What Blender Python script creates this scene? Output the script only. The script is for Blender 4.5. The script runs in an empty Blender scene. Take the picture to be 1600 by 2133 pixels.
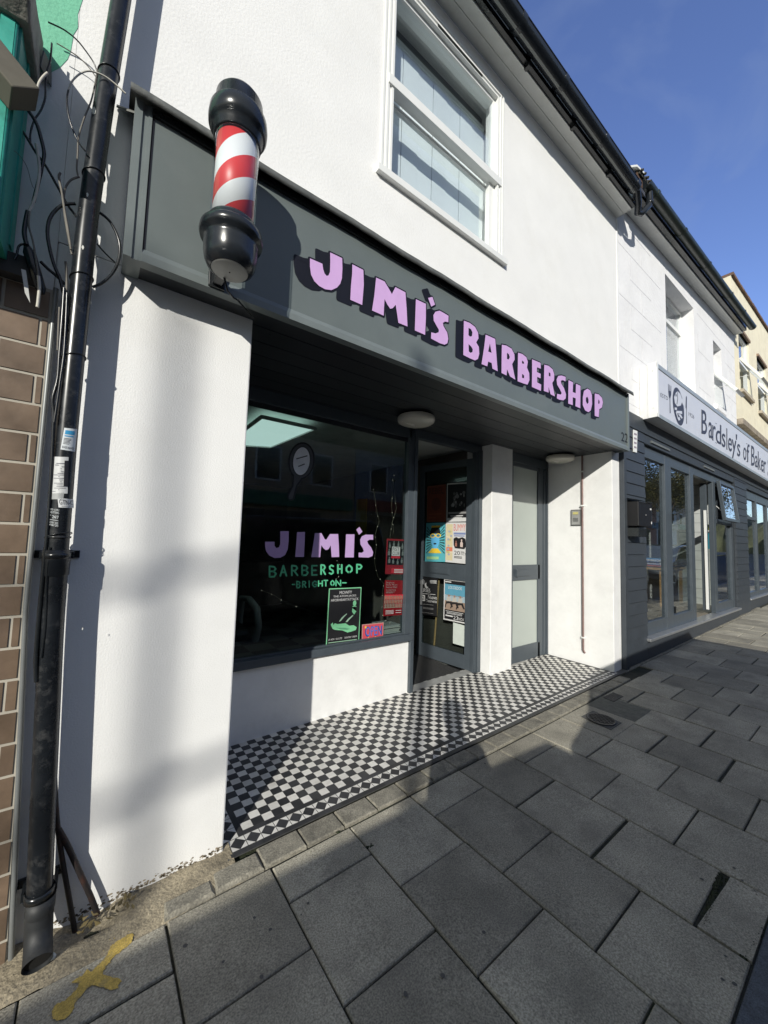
import bpy, bmesh, math, random
import numpy as np
from mathutils import Vector, Matrix
from mathutils.geometry import tessellate_polygon
random.seed(7)
SC = bpy.context.scene
COL = SC.collection
# ------------------------------------------------------------------ camera
F_PX, YAW, PITCH, ROLL = 798.9, 36.915, 4.036, 1.731
CAM = np.array([0.0, -1.943, 1.5])
def cam_axes():
    y, p, r = [math.radians(a) for a in (YAW, PITCH, ROLL)]
    fw = np.array([math.sin(y)*math.cos(p), math.cos(y)*math.cos(p), math.sin(p)])
    rt = np.array([math.cos(y), -math.sin(y), 0.0]); up = np.cross(rt, fw)
    return rt*math.cos(r)+up*math.sin(r), -rt*math.sin(r)+up*math.cos(r), fw
RT, UPV, FW = cam_axes()
cd = bpy.data.cameras.new('camera'); cam = bpy.data.objects.new('camera', cd); COL.objects.link(cam)
cd.sensor_fit = 'VERTICAL'; cd.sensor_height = 36.0; cd.lens = F_PX/2133*36.0
cd.clip_start = 0.02; cd.clip_end = 600
M = Matrix([[RT[i], UPV[i], -FW[i], CAM[i]] for i in range(3)]+[[0, 0, 0, 1]])
cam.matrix_world = M
SC.camera = cam
# ------------------------------------------------------------------ light
SUN_DIR = Vector((1.0, 1.0, -0.604)).normalized()      # travel direction
ELEV = math.asin(-SUN_DIR.z)
w = bpy.data.worlds.new('World'); SC.world = w; w.use_nodes = True
nt = w.node_tree; bg = nt.nodes['Background']
sky = nt.nodes.new('ShaderNodeTexSky'); sky.sky_type = 'NISHITA'; sky.sun_disc = False
sky.sun_elevation = ELEV
sky.sun_rotation = math.atan2(-SUN_DIR.x, -SUN_DIR.y)
sky.air_density = 1.0; sky.dust_density = 0.15; sky.ozone_density = 3.5; sky.altitude = 20
# thin high cloud wisps, mixed into the sky colour
tcw = nt.nodes.new('ShaderNodeTexCoord'); mpw = nt.nodes.new('ShaderNodeMapping'); mpw.inputs['Scale'].default_value = (1.2, 3.2, 5.0)
nzw = nt.nodes.new('ShaderNodeTexNoise'); nzw.inputs['Scale'].default_value = 1.6; nzw.inputs['Detail'].default_value = 7; nzw.inputs['Distortion'].default_value = .6
rpw = nt.nodes.new('ShaderNodeValToRGB'); rpw.color_ramp.elements[0].position = .48; rpw.color_ramp.elements[1].position = .85
rpw.color_ramp.elements[1].color = (.42, .42, .42, 1)
mxw = nt.nodes.new('ShaderNodeMix'); mxw.data_type = 'RGBA'; mxw.inputs['B'].default_value = (1.3, 1.7, 2.6, 1)
nt.links.new(tcw.outputs['Generated'], mpw.inputs[0]); nt.links.new(mpw.outputs[0], nzw.inputs['Vector'])
nt.links.new(nzw.outputs['Fac'], rpw.inputs[0]); nt.links.new(rpw.outputs[0], mxw.inputs['Factor'])
hsv = nt.nodes.new('ShaderNodeHueSaturation'); hsv.inputs['Saturation'].default_value = 1.04; hsv.inputs['Value'].default_value = .97; hsv.inputs['Hue'].default_value = .516
nt.links.new(sky.outputs[0], hsv.inputs['Color']); nt.links.new(hsv.outputs[0], mxw.inputs['A']); nt.links.new(mxw.outputs['Result'], bg.inputs[0])
vn = nt.nodes.new('ShaderNodeVectorMath'); vn.operation = 'DOT_PRODUCT'; vn.inputs[1].default_value = (-.64, -.74, .2)  # pale haze added behind the camera, out of view, to whiten the shade
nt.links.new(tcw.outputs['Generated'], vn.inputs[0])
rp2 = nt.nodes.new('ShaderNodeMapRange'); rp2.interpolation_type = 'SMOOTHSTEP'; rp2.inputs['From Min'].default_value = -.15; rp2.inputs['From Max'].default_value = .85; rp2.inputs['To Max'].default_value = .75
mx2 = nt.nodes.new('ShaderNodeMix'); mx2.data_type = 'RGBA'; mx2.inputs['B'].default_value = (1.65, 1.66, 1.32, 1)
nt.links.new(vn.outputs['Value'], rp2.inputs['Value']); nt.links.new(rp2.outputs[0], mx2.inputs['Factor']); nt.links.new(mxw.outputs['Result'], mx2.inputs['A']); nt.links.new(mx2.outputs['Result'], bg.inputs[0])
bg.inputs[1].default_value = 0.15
sl = bpy.data.lights.new('sun', 'SUN'); sl.energy = 3.05; sl.angle = math.radians(0.53); sl.color = (1.0, 0.965, 0.875)
so = bpy.data.objects.new('sun', sl); COL.objects.link(so); so.rotation_euler = SUN_DIR.to_track_quat('-Z', 'Y').to_euler(); so.location = (-20, -20, 15)
SC.view_settings.view_transform = 'Standard'; SC.view_settings.look = 'None'
SC.view_settings.exposure = 0.6; SC.view_settings.gamma = 1.0
SC.cycles.max_bounces = 8; SC.cycles.transparent_max_bounces = 16
# ------------------------------------------------------------------ helpers
def ray(u, v): return FW + RT*(u-800)/F_PX - UPV*(v-1066.5)/F_PX
def at(u, v, ax, val):
    """point of the photograph (1600x2133 px) on an axis plane, metres"""
    d = ray(u, v); i = 'xyz'.index(ax); t = (val-CAM[i])/d[i]; return CAM+t*d
def atp(u, v, pt, n):
    d = ray(u, v); n = np.array(n, float); return CAM+d*(((np.array(pt, float)-CAM)@n)/(d@n))
G = 0.0163
def gz(x): return G*x
def atg(u, v, z0=0.0):
    d = ray(u, v); t = (G*CAM[0]+z0-CAM[2])/(d[2]-G*d[0]); return CAM+t*d

MATS = {}
def _n(nt, t, **k):
    n = nt.nodes.new(t)
    for a, b in k.items(): setattr(n, a, b)
    return n
def mat(name, col, rough=.6, var=.12, scale=6, bump=0., bscale=60, metal=0., spec=.5, stain=None, stain_amt=0., stain_scale=1.5, island=0., coat=0., fine=0., fscale=250, bdist=.01):
    """principled material with procedural tone variation, grain bump, stains and per-piece variation"""
    if name in MATS: return MATS[name]
    m = bpy.data.materials.new(name); m.use_nodes = True; nt = m.node_tree; L = nt.links.new
    b = nt.nodes['Principled BSDF']; b.inputs['Roughness'].default_value = rough; b.inputs['Metallic'].default_value = metal
    b.inputs['Specular IOR Level'].default_value = spec; b.inputs['Coat Weight'].default_value = coat
    tc = _n(nt, 'ShaderNodeTexCoord')
    n1 = _n(nt, 'ShaderNodeTexNoise'); n1.inputs['Scale'].default_value = scale; n1.inputs['Detail'].default_value = 8; n1.inputs['Roughness'].default_value = .62
    L(tc.outputs['Object'], n1.inputs['Vector'])
    mr = _n(nt, 'ShaderNodeMapRange'); mr.inputs['From Min'].default_value = .3; mr.inputs['From Max'].default_value = .7
    mr.inputs['To Min'].default_value = 1-var; mr.inputs['To Max'].default_value = 1+var; L(n1.outputs['Fac'], mr.inputs['Value'])
    fac = mr.outputs[0]
    def mul(a, bb):
        q = _n(nt, 'ShaderNodeMath', operation='MULTIPLY'); L(a, q.inputs[0]); L(bb, q.inputs[1]); return q.outputs[0]
    if island:
        g = _n(nt, 'ShaderNodeNewGeometry'); r2 = _n(nt, 'ShaderNodeMapRange')
        r2.inputs['To Min'].default_value = 1-island; r2.inputs['To Max'].default_value = 1+island
        L(g.outputs['Random Per Island'], r2.inputs['Value']); fac = mul(fac, r2.outputs[0])
    if fine:
        n3 = _n(nt, 'ShaderNodeTexNoise'); n3.inputs['Scale'].default_value = fscale; n3.inputs['Detail'].default_value = 3
        L(tc.outputs['Object'], n3.inputs['Vector']); r3 = _n(nt, 'ShaderNodeMapRange')
        r3.inputs['From Min'].default_value = .3; r3.inputs['From Max'].default_value = .7
        r3.inputs['To Min'].default_value = 1-fine; r3.inputs['To Max'].default_value = 1+fine; L(n3.outputs['Fac'], r3.inputs['Value']); fac = mul(fac, r3.outputs[0])
    vm = _n(nt, 'ShaderNodeVectorMath', operation='SCALE'); vm.inputs[0].default_value = col[:3]; L(fac, vm.inputs['Scale'])
    out = vm.outputs[0]
    if stain:
        n2 = _n(nt, 'ShaderNodeTexNoise'); n2.inputs['Scale'].default_value = stain_scale; n2.inputs['Detail'].default_value = 9; n2.inputs['Roughness'].default_value = .7
        L(tc.outputs['Object'], n2.inputs['Vector']); rr = _n(nt, 'ShaderNodeMapRange'); rr.inputs['From Min'].default_value = .52; rr.inputs['From Max'].default_value = .72
        rr.inputs['To Max'].default_value = stain_amt; L(n2.outputs['Fac'], rr.inputs['Value'])
        mx = _n(nt, 'ShaderNodeMix', data_type='RGBA'); L(rr.outputs[0], mx.inputs['Factor']); L(out, mx.inputs['A']); mx.inputs['B'].default_value = (*stain[:3], 1); out = mx.outputs['Result']
    L(out, b.inputs['Base Color'])
    rv = _n(nt, 'ShaderNodeMapRange'); rv.inputs['To Min'].default_value = max(.02, rough-.1); rv.inputs['To Max'].default_value = min(1, rough+.1); L(n1.outputs['Fac'], rv.inputs['Value']); L(rv.outputs[0], b.inputs['Roughness'])
    if bump:
        nb = _n(nt, 'ShaderNodeTexNoise'); nb.inputs['Scale'].default_value = bscale; nb.inputs['Detail'].default_value = 4
        L(tc.outputs['Object'], nb.inputs['Vector']); bp = _n(nt, 'ShaderNodeBump'); bp.inputs['Strength'].default_value = bump; bp.inputs['Distance'].default_value = bdist
        L(nb.outputs['Fac'], bp.inputs['Height']); L(bp.outputs[0], b.inputs['Normal'])
    MATS[name] = m; return m
def emis(name, col, s):
    if name in MATS: return MATS[name]
    m = bpy.data.materials.new(name); m.use_nodes = True; b = m.node_tree.nodes['Principled BSDF']
    b.inputs['Base Color'].default_value = (*col, 1); b.inputs['Emission Color'].default_value = (*col, 1); b.inputs['Emission Strength'].default_value = s
    MATS[name] = m; return m
def glass(name, tint=(.8, .85, .84), ior=1.5, rough=0.0, gain=1.0):
    """thin pane: what is behind it shows through, the street reflects by Fresnel"""
    if name in MATS: return MATS[name]
    m = bpy.data.materials.new(name); m.use_nodes = True; nt = m.node_tree; nt.nodes.clear(); L = nt.links.new
    o = _n(nt, 'ShaderNodeOutputMaterial'); mx = _n(nt, 'ShaderNodeMixShader'); t = _n(nt, 'ShaderNodeBsdfTransparent'); g = _n(nt, 'ShaderNodeBsdfGlossy')
    t.inputs[0].default_value = (*tint, 1); g.inputs['Roughness'].default_value = rough; g.inputs[0].default_value = (.95, .97, 1, 1)
    lw = _n(nt, 'ShaderNodeLayerWeight'); lw.inputs['Blend'].default_value = .5
    pw = _n(nt, 'ShaderNodeMath', operation='POWER'); L(lw.outputs['Facing'], pw.inputs[0]); pw.inputs[1].default_value = 4.2
    f0 = ((ior-1)/(ior+1))**2
    q = _n(nt, 'ShaderNodeMath', operation='MULTIPLY_ADD'); q.use_clamp = True; L(pw.outputs[0], q.inputs[0]); q.inputs[1].default_value = (1-f0)*gain; q.inputs[2].default_value = f0*gain
    tc = _n(nt, 'ShaderNodeTexCoord'); nz = _n(nt, 'ShaderNodeTexNoise'); nz.inputs['Scale'].default_value = 1.1; nz.inputs['Detail'].default_value = 1; L(tc.outputs['Object'], nz.inputs['Vector'])
    bp = _n(nt, 'ShaderNodeBump'); bp.inputs['Strength'].default_value = .035; bp.inputs['Distance'].default_value = .02; L(nz.outputs['Fac'], bp.inputs['Height']); L(bp.outputs[0], g.inputs['Normal'])
    L(q.outputs[0], mx.inputs[0]); L(t.outputs[0], mx.inputs[1]); L(g.outputs[0], mx.inputs[2]); L(mx.outputs[0], o.inputs[0])
    MATS[name] = m; return m
def flat(c, rough=.5):
    k = 'paint_%02x%02x%02x_%d' % (int(c[0]*255), int(c[1]*255), int(c[2]*255), int(rough*100))
    return mat(k, c, rough, var=.05, scale=20)

class MB:
    """collects geometry in world metres; build() makes ONE mesh object"""
    def __init__(s): s.v = []; s.f = []; s.m = []; s.mats = []; s.sm = []
    def mi(s, m):
        if m is None: return -1
        if m not in s.mats: s.mats.append(m)
        return s.mats.index(m)
    def add(s, vs, fs, m=None, smooth=False):
        k = len(s.v); s.v += [tuple(float(c) for c in p) for p in vs]; i = s.mi(m)
        for f in fs: s.f.append([a+k for a in f]); s.m.append(i); s.sm.append(smooth)
        return s
    def box(s, x0, x1, y0, y1, z0, z1, m=None):
        v = [(x, y, z) for z in (z0, z1) for y in (y0, y1) for x in (x0, x1)]
        return s.add(v, [(0, 2, 3, 1), (4, 5, 7, 6), (0, 1, 5, 4), (2, 6, 7, 3), (0, 4, 6, 2), (1, 3, 7, 5)], m)
    def prism(s, pts, vec, m=None, cap=True):
        n = len(pts); vec = np.array(vec, float); p = [np.array(q, float) for q in pts]; v = p+[q+vec for q in p]
        f = [(i, (i+1) % n, (i+1) % n+n, i+n) for i in range(n)]
        if cap: f += [tuple(range(n))[::-1], tuple(range(n, 2*n))]
        return s.add(v, f, m)
    def beam(s, a, b, wdt, h, up=(0, 0, 1), m=None):
        a, b = Vector(a), Vector(b); d = (b-a).normalized(); u = Vector(up); sd = d.cross(u).normalized()*wdt/2; uu = sd.cross(d).normalized()*h/2
        v = [p+x+y for p in (a, b) for x, y in ((-sd, -uu), (sd, -uu), (sd, uu), (-sd, uu))]
        return s.add(v, [(0, 1, 2, 3), (7, 6, 5, 4), (0, 4, 5, 1), (1, 5, 6, 2), (2, 6, 7, 3), (3, 7, 4, 0)], m)
    def tube(s, pts, r, seg=10, m=None, cap=True, smooth=True):
        P = [Vector(p) for p in pts]; rs = r if hasattr(r, '__len__') else [r]*len(P); rings = []; u = None
        for i, p in enumerate(P):
            d = (P[min(i+1, len(P)-1)]-P[max(i-1, 0)]).normalized()
            if u is None: u = d.orthogonal().normalized()
            else: u = (u-d*u.dot(d)).normalized()
            w_ = d.cross(u); rings.append([p+(u*math.cos(a)+w_*math.sin(a))*rs[i] for a in [2*math.pi*k/seg for k in range(seg)]])
        v = [q for rr in rings for q in rr]; f = []
        for i in range(len(P)-1):
            for k in range(seg): f.append((i*seg+k, i*seg+(k+1) % seg, (i+1)*seg+(k+1) % seg, (i+1)*seg+k))
        s.add(v, f, m, smooth)
        if cap: s.add(rings[0], [tuple(range(seg))[::-1]], m); s.add(rings[-1], [tuple(range(seg))], m)
        return s
    def lathe(s, prof, c, seg=40, m=None, smooth=True, a0=0, a1=2*math.pi):
        full = abs(a1-a0-2*math.pi) < 1e-6; n = seg if full else seg+1; v = []
        for r, z in prof:
            for k in range(n):
                a = a0+(a1-a0)*k/seg; v.append((c[0]+r*math.cos(a), c[1]+r*math.sin(a), c[2]+z))
        f = []
        for i in range(len(prof)-1):
            for k in range(seg):
                k2 = (k+1) % n if full else k+1
                f.append((i*n+k, i*n+k2, (i+1)*n+k2, (i+1)*n+k))
        return s.add(v, f, m, smooth)
    def poly(s, loops, fn, m=None, depth=None):
        """filled 2-D outline (with holes) mapped to 3-D by fn; depth vector gives it thickness"""
        lp = [[Vector((a, b, 0)) for a, b in l] for l in loops]
        tri = tessellate_polygon(lp); flatp = [p for l in loops for p in l]; V = [np.array(fn(a, b), float) for a, b in flatp]
        s.add(V, [tuple(t) for t in tri], m)
        if depth is not None:
            k = 0; d = np.array(depth, float)
            for l in loops:
                n = len(l); q = V[k:k+n]; s.add(q+[x+d for x in q], [(i, (i+1) % n, (i+1) % n+n, i+n) for i in range(n)], m); k += n
        return s
    def build(s, name, m=None, parent=None, bevel=0, fix=False):
        me = bpy.data.meshes.new(name); off = np.array(parent_loc(parent))
        me.from_pydata([tuple(np.array(p)-off) for p in s.v], [], s.f)
        if m is not None and m not in s.mats: s.mats.append(m)
        dflt = s.mats.index(m) if m is not None else 0
        s.m = [dflt if i < 0 else i for i in s.m]
        for q in s.mats: me.materials.append(q)
        for i, p in enumerate(me.polygons): p.material_index = s.m[i] if s.mats else 0; p.use_smooth = s.sm[i]
        if fix or bevel:
            bm = bmesh.new(); bm.from_mesh(me); bmesh.ops.recalc_face_normals(bm, faces=bm.faces); bm.to_mesh(me); bm.free()
        o = bpy.data.objects.new(name, me); COL.objects.link(o)
        if parent is not None: o.parent = parent
        if bevel:
            bv = o.modifiers.new('bevel', 'BEVEL'); bv.width = bevel; bv.segments = 2; bv.limit_method = 'ANGLE'; bv.angle_limit = math.radians(40)
        return o
def parent_loc(p):
    l = np.zeros(3)
    while p is not None: l = l+np.array(p.location); p = p.parent
    return l
def tag(o, label=None, cat=None, group=None, kind=None):
    if label: o['label'] = label
    if cat: o['category'] = cat
    if group: o['group'] = group
    if kind: o['kind'] = kind
    return o
def thing(name, label, cat, loc=(0, 0, 0), group=None):
    o = bpy.data.objects.new(name, None); COL.objects.link(o); o.location = loc; o.empty_display_size = .2
    bpy.context.view_layer.update(); return tag(o, label, cat, group)
_tc = {}
def text_geo(body):
    if body in _tc: return _tc[body]
    cu = bpy.data.curves.new('t', 'FONT'); cu.body = body; cu.resolution_u = 3; o = bpy.data.objects.new('t', cu); COL.objects.link(o)
    bpy.context.view_layer.update(); dg = bpy.context.evaluated_depsgraph_get(); me = bpy.data.meshes.new_from_object(o.evaluated_get(dg))
    vs = [(v.co.x, v.co.y) for v in me.vertices]; fs = [tuple(p.vertices) for p in me.polygons]
    bpy.data.objects.remove(o); bpy.data.curves.remove(cu); bpy.data.meshes.remove(me)
    a = np.array(vs); mn, mx = a.min(0), a.max(0); a = (a-mn)/(mx-mn); _tc[body] = (a, fs, (mx[0]-mn[0])/(mx[1]-mn[1])); return _tc[body]
def put_text(mb, body, quad, m, off=(0, 0, 0)):
    """text stretched to a quad of 3-D points tl,tr,br,bl"""
    a, fs, _ = text_geo(body); tl, tr, br, bl = [np.array(q, float) for q in quad]; off = np.array(off)
    mb.add([(bl*(1-x)+br*x)*(1-y)+(tl*(1-x)+tr*x)*y+off for x, y in a], fs, m)

# ------------------------------------------------------------------ materials
render_w = mat('white_masonry_paint', (.80, .80, .79), .75, var=.035, scale=2.5, bump=.16, bscale=70, fine=.02, stain=(.68, .67, .63), stain_amt=.35, stain_scale=1.3, bdist=.012)
render_p = mat('rough_white_render', (.81, .81, .80), .8, var=.03, scale=3, bump=.24, bscale=150, fine=.03, bdist=.007, stain=(.66, .65, .62), stain_amt=.25, stain_scale=2)
render_s = mat('smooth_white_paint', (.80, .80, .79), .6, var=.05, scale=5, bump=.35, bscale=20, stain=(.55, .54, .52), stain_amt=.3, stain_scale=3.2, bdist=.006)
anth = mat('anthracite_frame', (.062, .076, .09), .38, var=.08, scale=9)
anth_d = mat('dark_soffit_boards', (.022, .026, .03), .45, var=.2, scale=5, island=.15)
fasc = mat('grey_fascia_paint', (.125, .148, .146), .42, var=.06, scale=3, bump=.12, bscale=8, stain=(.165, .185, .18), stain_amt=.35, stain_scale=2.5)
fasc_t = mat('fascia_trim_paint', (.155, .18, .18), .42, var=.08, scale=6)
lead = mat('lead_flashing', (.10, .105, .10), .6, var=.3, scale=14, bump=.4, bscale=25, stain=(.2, .2, .18), stain_amt=.5, stain_scale=8)
pink = mat('lilac_signpaint', (.60, .38, .68), .45, var=.04, scale=14)
navy = mat('navy_signpaint', (.008, .009, .016), .6, var=.1, spec=.25)
black = mat('black_plastic', (.012, .014, .016), .25, var=.2, scale=8)
blackg = mat('glossy_black_plastic', (.016, .019, .023), .24, var=.15, scale=20)
pipeb = mat('black_pipe', (.010, .012, .015), .28, var=.25, scale=14, stain=(.10, .10, .10), stain_amt=.5, stain_scale=22)
upvc = mat('white_upvc', (.78, .79, .77), .35, var=.03, scale=8)
upvc_s = mat('upvc_soffit', (.62, .63, .60), .4, var=.06, scale=6, stain=(.4, .41, .36), stain_amt=.4, stain_scale=5)
tile_b = mat('black_clay_tile', (.036, .036, .039), .5, var=.25, scale=30, island=.3, stain=(.085, .082, .078), stain_amt=.5, stain_scale=5)
tile_w = mat('white_clay_tile', (.74, .72, .67), .5, var=.08, scale=25, island=.12, stain=(.35, .30, .24), stain_amt=.35, stain_scale=9)
grout = mat('tile_grout', (.09, .09, .085), .9, var=.2, scale=40)
slabm = mat('concrete_paving', (.305, .284, .228), .85, var=.26, scale=3.2, bump=.6, bscale=130, island=.22, fine=.42, fscale=170, stain=(.15, .14, .12), stain_amt=.6, stain_scale=4, bdist=.004)
kerbm = mat('weathered_edging_stone', (.22, .205, .165), .9, var=.3, scale=16, bump=.6, bscale=90, island=.15, fine=.35, fscale=140, stain=(.07, .068, .06), stain_amt=.7, stain_scale=9, bdist=.005)
mossm = mat('joint_dirt_and_moss', (.032, .032, .022), .95, var=.5, scale=12, bump=.8, bscale=80, stain=(.035, .055, .015), stain_amt=.8, stain_scale=2.5)
brownt = mat('brown_glazed_tile', (.15, .105, .072), .42, var=.28, scale=7, island=.22, bump=.15, bscale=14, stain=(.13, .09, .07), stain_amt=.5, stain_scale=3)
mortar = mat('cream_mortar', (.42, .39, .33), .85, var=.1)
green_l = mat('pale_green_render', (.17, .50, .33), .7, var=.08, scale=5, bump=.3, stain=(.10, .34, .22), stain_amt=.4, stain_scale=7)
green_p = mat('peeling_turquoise_paint', (.035, .36, .28), .5, var=.15, scale=8, stain=(.01, .12, .09), stain_amt=.6, stain_scale=9, bump=.4, bscale=12)
greyst = mat('weathered_grey_moulding', (.25, .24, .21), .8, var=.35, scale=16, bump=.4)
cream = mat('cream_render', (.80, .74, .57), .8, var=.07, scale=3, bump=.3, stain=(.58, .50, .36), stain_amt=.5, stain_scale=2.2)
nbwall = mat('white_ashlar_render', (.80, .80, .81), .75, var=.05, scale=3, bump=.5, bscale=24, stain=(.66, .66, .64), stain_amt=.25, stain_scale=1.4)
board = mat('charcoal_shiplap_board', (.042, .050, .06), .5, var=.12, scale=8, bump=.15, bscale=8)
alu = mat('aluminium_sill', (.45, .46, .47), .35, var=.1, metal=.7)
shopglass = glass('shop_window_glass', (.72, .77, .76), 1.5, 0, 1.05)
clearg = glass('clear_glass', (.9, .93, .93), 1.45)
upglass = glass('upstairs_window_glass', (.93, .95, .96), 1.5, 0, 1.1)
nbglass = glass('cafe_window_glass', (.72, .76, .76), 1.55, 0, 1.2)
frost = mat('frosted_glass_panel', (.40, .44, .41), .32, var=.04, scale=3, spec=.6)

# ------------------------------------------------------------------ geometry constants
YF = -0.15        # fascia front
ZS = 2.60         # soffit height
ZT = 3.27         # fascia top
YW = 0.887        # shop window plane
YD = 0.804        # side door plane
XP = 0.58         # right edge of left pier
XR = 4.76         # recess side wall
XE = 4.966        # end of barber building
ZE = 5.60

# ================================================================== SETTING
g = MB(); g.box(-60, 80, -60, 40, -.6, -.16); g.build('ground', mat('earth', (.09, .085, .07), .95)); tag(bpy.data.objects['ground'], kind='structure')
rd = MB(); rd.add([(-60, -9.2, -1.14), (-60, -1.72, -1.10), (80, -1.72, 1.22), (80, -9.2, 1.18)], [(0, 3, 2, 1)])
roadm = mat('asphalt', (.05, .052, .056), .85, var=.2, scale=18, bump=.7, bscale=160, fine=.35, fscale=200)
o = rd.build('road', roadm); tag(o, kind='structure')
for v in o.data.vertices: v.co.z = gz(v.co.x)-.075
# granite roadside kerb
k = MB(); random.seed(3); x = -20.0
while x < 45:
    L_ = .9; k.prism([(x+.004, -1.585, gz(x)-.2), (x+L_-.004, -1.585, gz(x+L_)-.2), (x+L_-.004, -1.585, gz(x+L_)-.004), (x+.004, -1.585, gz(x)-.004)], (0, -.13, 0)); x += L_
o = k.build('road_kerb', mat('granite_kerb', (.085, .10, .12), .7, var=.3, scale=30, fine=.4, fscale=260, island=.1, bump=.4, bscale=150), bevel=.006); tag(o, kind='structure')
# far pavement
k = MB(); k.add([(-60, -12.5, -1.0), (-60, -9.2, -1.0), (80, -9.2, 1), (80, -12.5, 1)], [(0, 3, 2, 1)])
o = k.build('far_pavement', slabm); tag(o, kind='structure')
for v in o.data.vertices: v.co.z = gz(v.co.x)+.01
# joint bed under the slabs
k = MB(); k.add([(-20, -1.60, 0), (-20, .4, 0), (45, .4, 0), (45, -1.60, 0)], [(0, 3, 2, 1)])
o = k.build('pavement_bed', mossm); tag(o, kind='structure')
for v in o.data.vertices: v.co.z = gz(v.co.x)-.012
# paving slabs : 400 mm squares, half bond
random.seed(11)
sl_ = MB(); colp = .4135
def slab_at(mb, x0, x1, y0, y1, t=.04, lift=0, ch=.004, m=None):
    a = random.uniform(-.0025, .0025); b = random.uniform(-.0025, .0025); c = random.uniform(-.0012, .0012)
    def z(x, y): return gz(x)+lift+a*(x-x0)/.4+b*(y-y0)/.4+c
    top = [(x0+ch, y0+ch), (x1-ch, y0+ch), (x1-ch, y1-ch), (x0+ch, y1-ch)]; rim = [(x0, y0), (x1, y0), (x1, y1), (x0, y1)]
    v = [(x, y, z(x, y)) for x, y in top]+[(x, y, z(x, y)-ch) for x, y in rim]+[(x, y, z(x, y)-t) for x, y in rim]
    mb.add(v, [(0, 1, 2, 3)]+[(4+i, 4+(i+1) % 4, (i+1) % 4, i) for i in range(4)]+[(8+i, 8+(i+1) % 4, 4+(i+1) % 4, 4+i) for i in range(4)], m)
for c in range(-30, 80):
    x0 = .32+colp*c; x1 = x0+colp; jx = .0045
    odd = (c % 2 != 0)      # column right of x=.32 is c=0
    ys = [-.20, -.395, -.605, -.83, -1.025, -1.225, -1.41, -1.585]
    cuts = [-.20, -.612, -1.028, -1.415, -1.583] if not odd else [-.20, -.402, -.83, -1.228, -1.583]
    ytop = -.2
    if x0 > 4.95: ytop = -.06
    cuts = [ytop]+cuts[1:]
    for j in range(len(cuts)-1):
        gap = random.uniform(.003, .0065)
        if random.random() < .12: gap += .006
        dx = random.uniform(-.0025, .0025)
        if c == 7 and j == 0 or (c == 8 and j == 0): continue      # utility covers sit here
        if c == 4 and j == 3: # broken corner piece, moss shows
            pp_ = [(x0+.006, -1.424), (x0+.006, -1.580), (x1-.008, -1.580), (x1-.010, -1.445), (x0+.33, -1.443)]; sl_.prism([(a, b_, gz(a)-.03) for a, b_ in pp_], (0, 0, .03)); continue
        slab_at(sl_, x0+jx+dx, x1-jx+dx*.5, cuts[j+1]+gap, cuts[j]-gap)
# slab with the round cover (c=7) and the small inspection hatch (c=8)
x7 = .32+colp*7; slab_at(sl_, x7+.004, x7+2*colp-.14-.3+.09, -.61, -.205)
slab_at(sl_, x7+colp+.004, x7+2*colp-.004, -.402, -.205, lift=0)
slab_at(sl_, x7+colp+.004, x7+2*colp-.004, -.826, -.41, lift=0)
o = sl_.build('pavement', slabm); tag(o, kind='structure')
# edging stones between tiles and paving
ed = MB(); random.seed(5); slab_at(ed, .315, .50, -.196, -.115, lift=.012, ch=.012); slab_at(ed, .503, .707, -.192, -.085, lift=.010, ch=.012); x = .711
while x < 4.7:
    slab_at(ed, x+.002, x+.207+random.uniform(-.003, .002), -.187+random.uniform(-.003, .003), -.066, lift=.006, ch=.006); x += .2105
x = 4.72
while x < 12:
    slab_at(ed, x+.002, x+.298, -.055, .0, lift=.004, ch=.006); x += .3
o = ed.build('edging_stones', kerbm); tag(o, kind='structure')
# rough cement haunch along the foot of the left pier
random.seed(9); hv = []; hf = []; NX, NY = 60, 14
for i in range(NX+1):
    for j in range(NY+1):
        x = -.75+(1.36)*i/NX; s_ = j/NY; y0 = -.205-.012*math.sin(x*9)+random.uniform(-.006, .006); y = y0+(0.03-y0)*s_
        zz = gz(x)-.006+.024*s_**.6+.004*math.sin(x*23+s_*5)*s_+random.uniform(-.0015, .002)
        if -.02 < x < .19 and s_ > .45: zz -= .022*math.sin((x+.02)/.21*math.pi)
        hv.append((x, y, zz))
for i in range(NX):
    for j in range(NY): a = i*(NY+1)+j; hf.append((a, a+NY+1, a+NY+2, a+1))
hm = MB(); hm.add(hv, hf, None, True)
o = hm.build('cement_haunch', mat('old_cement', (.31, .265, .185), .95, var=.3, scale=9, bump=.7, bscale=70, fine=.35, fscale=150, stain=(.10, .088, .066), stain_amt=.8, stain_scale=6, bdist=.01)); tag(o, kind='structure')

# tiled floor of the recess
T = .0548; ft = MB(); random.seed(2)
def fz(x): return gz(x)+.012
def tl_quad(pts, m, lift=.0):
    ft.add([(x, y, fz(x)+lift) for x, y in pts], [tuple(range(len(pts)))], m)
ft.add([(.58, -.066, fz(.58)-.0025), (XR+.2, -.066, fz(XR+.2)-.0025), (XR+.2, 1.0, fz(XR+.2)-.0025), (.58, 1.0, fz(.58)-.0025)], [(0, 1, 2, 3)], grout)
jg = .0011
XB0, XB1, YB = .692, 4.715, .0745
nx = int((XB1-XB0)/T+.5); T = (XB1-XB0)/nx; ny = 16
for i in range(-3, nx+1):
    for j in range(-1, ny+1):
        xa, xb, ya, yb = XB0+i*T, XB0+(i+1)*T, YB+j*T, YB+(j+1)*T
        if xa < XB0-.001 or xb > XB1+.001 or j < 0: continue
        h = .0006*random.random()
        tl_quad([(xa+jg, ya+jg), (xb-jg, ya+jg), (xb-jg, yb-jg), (xa+jg, yb-jg)], tile_w if (i+j) % 2 == 0 else tile_b, h)
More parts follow.
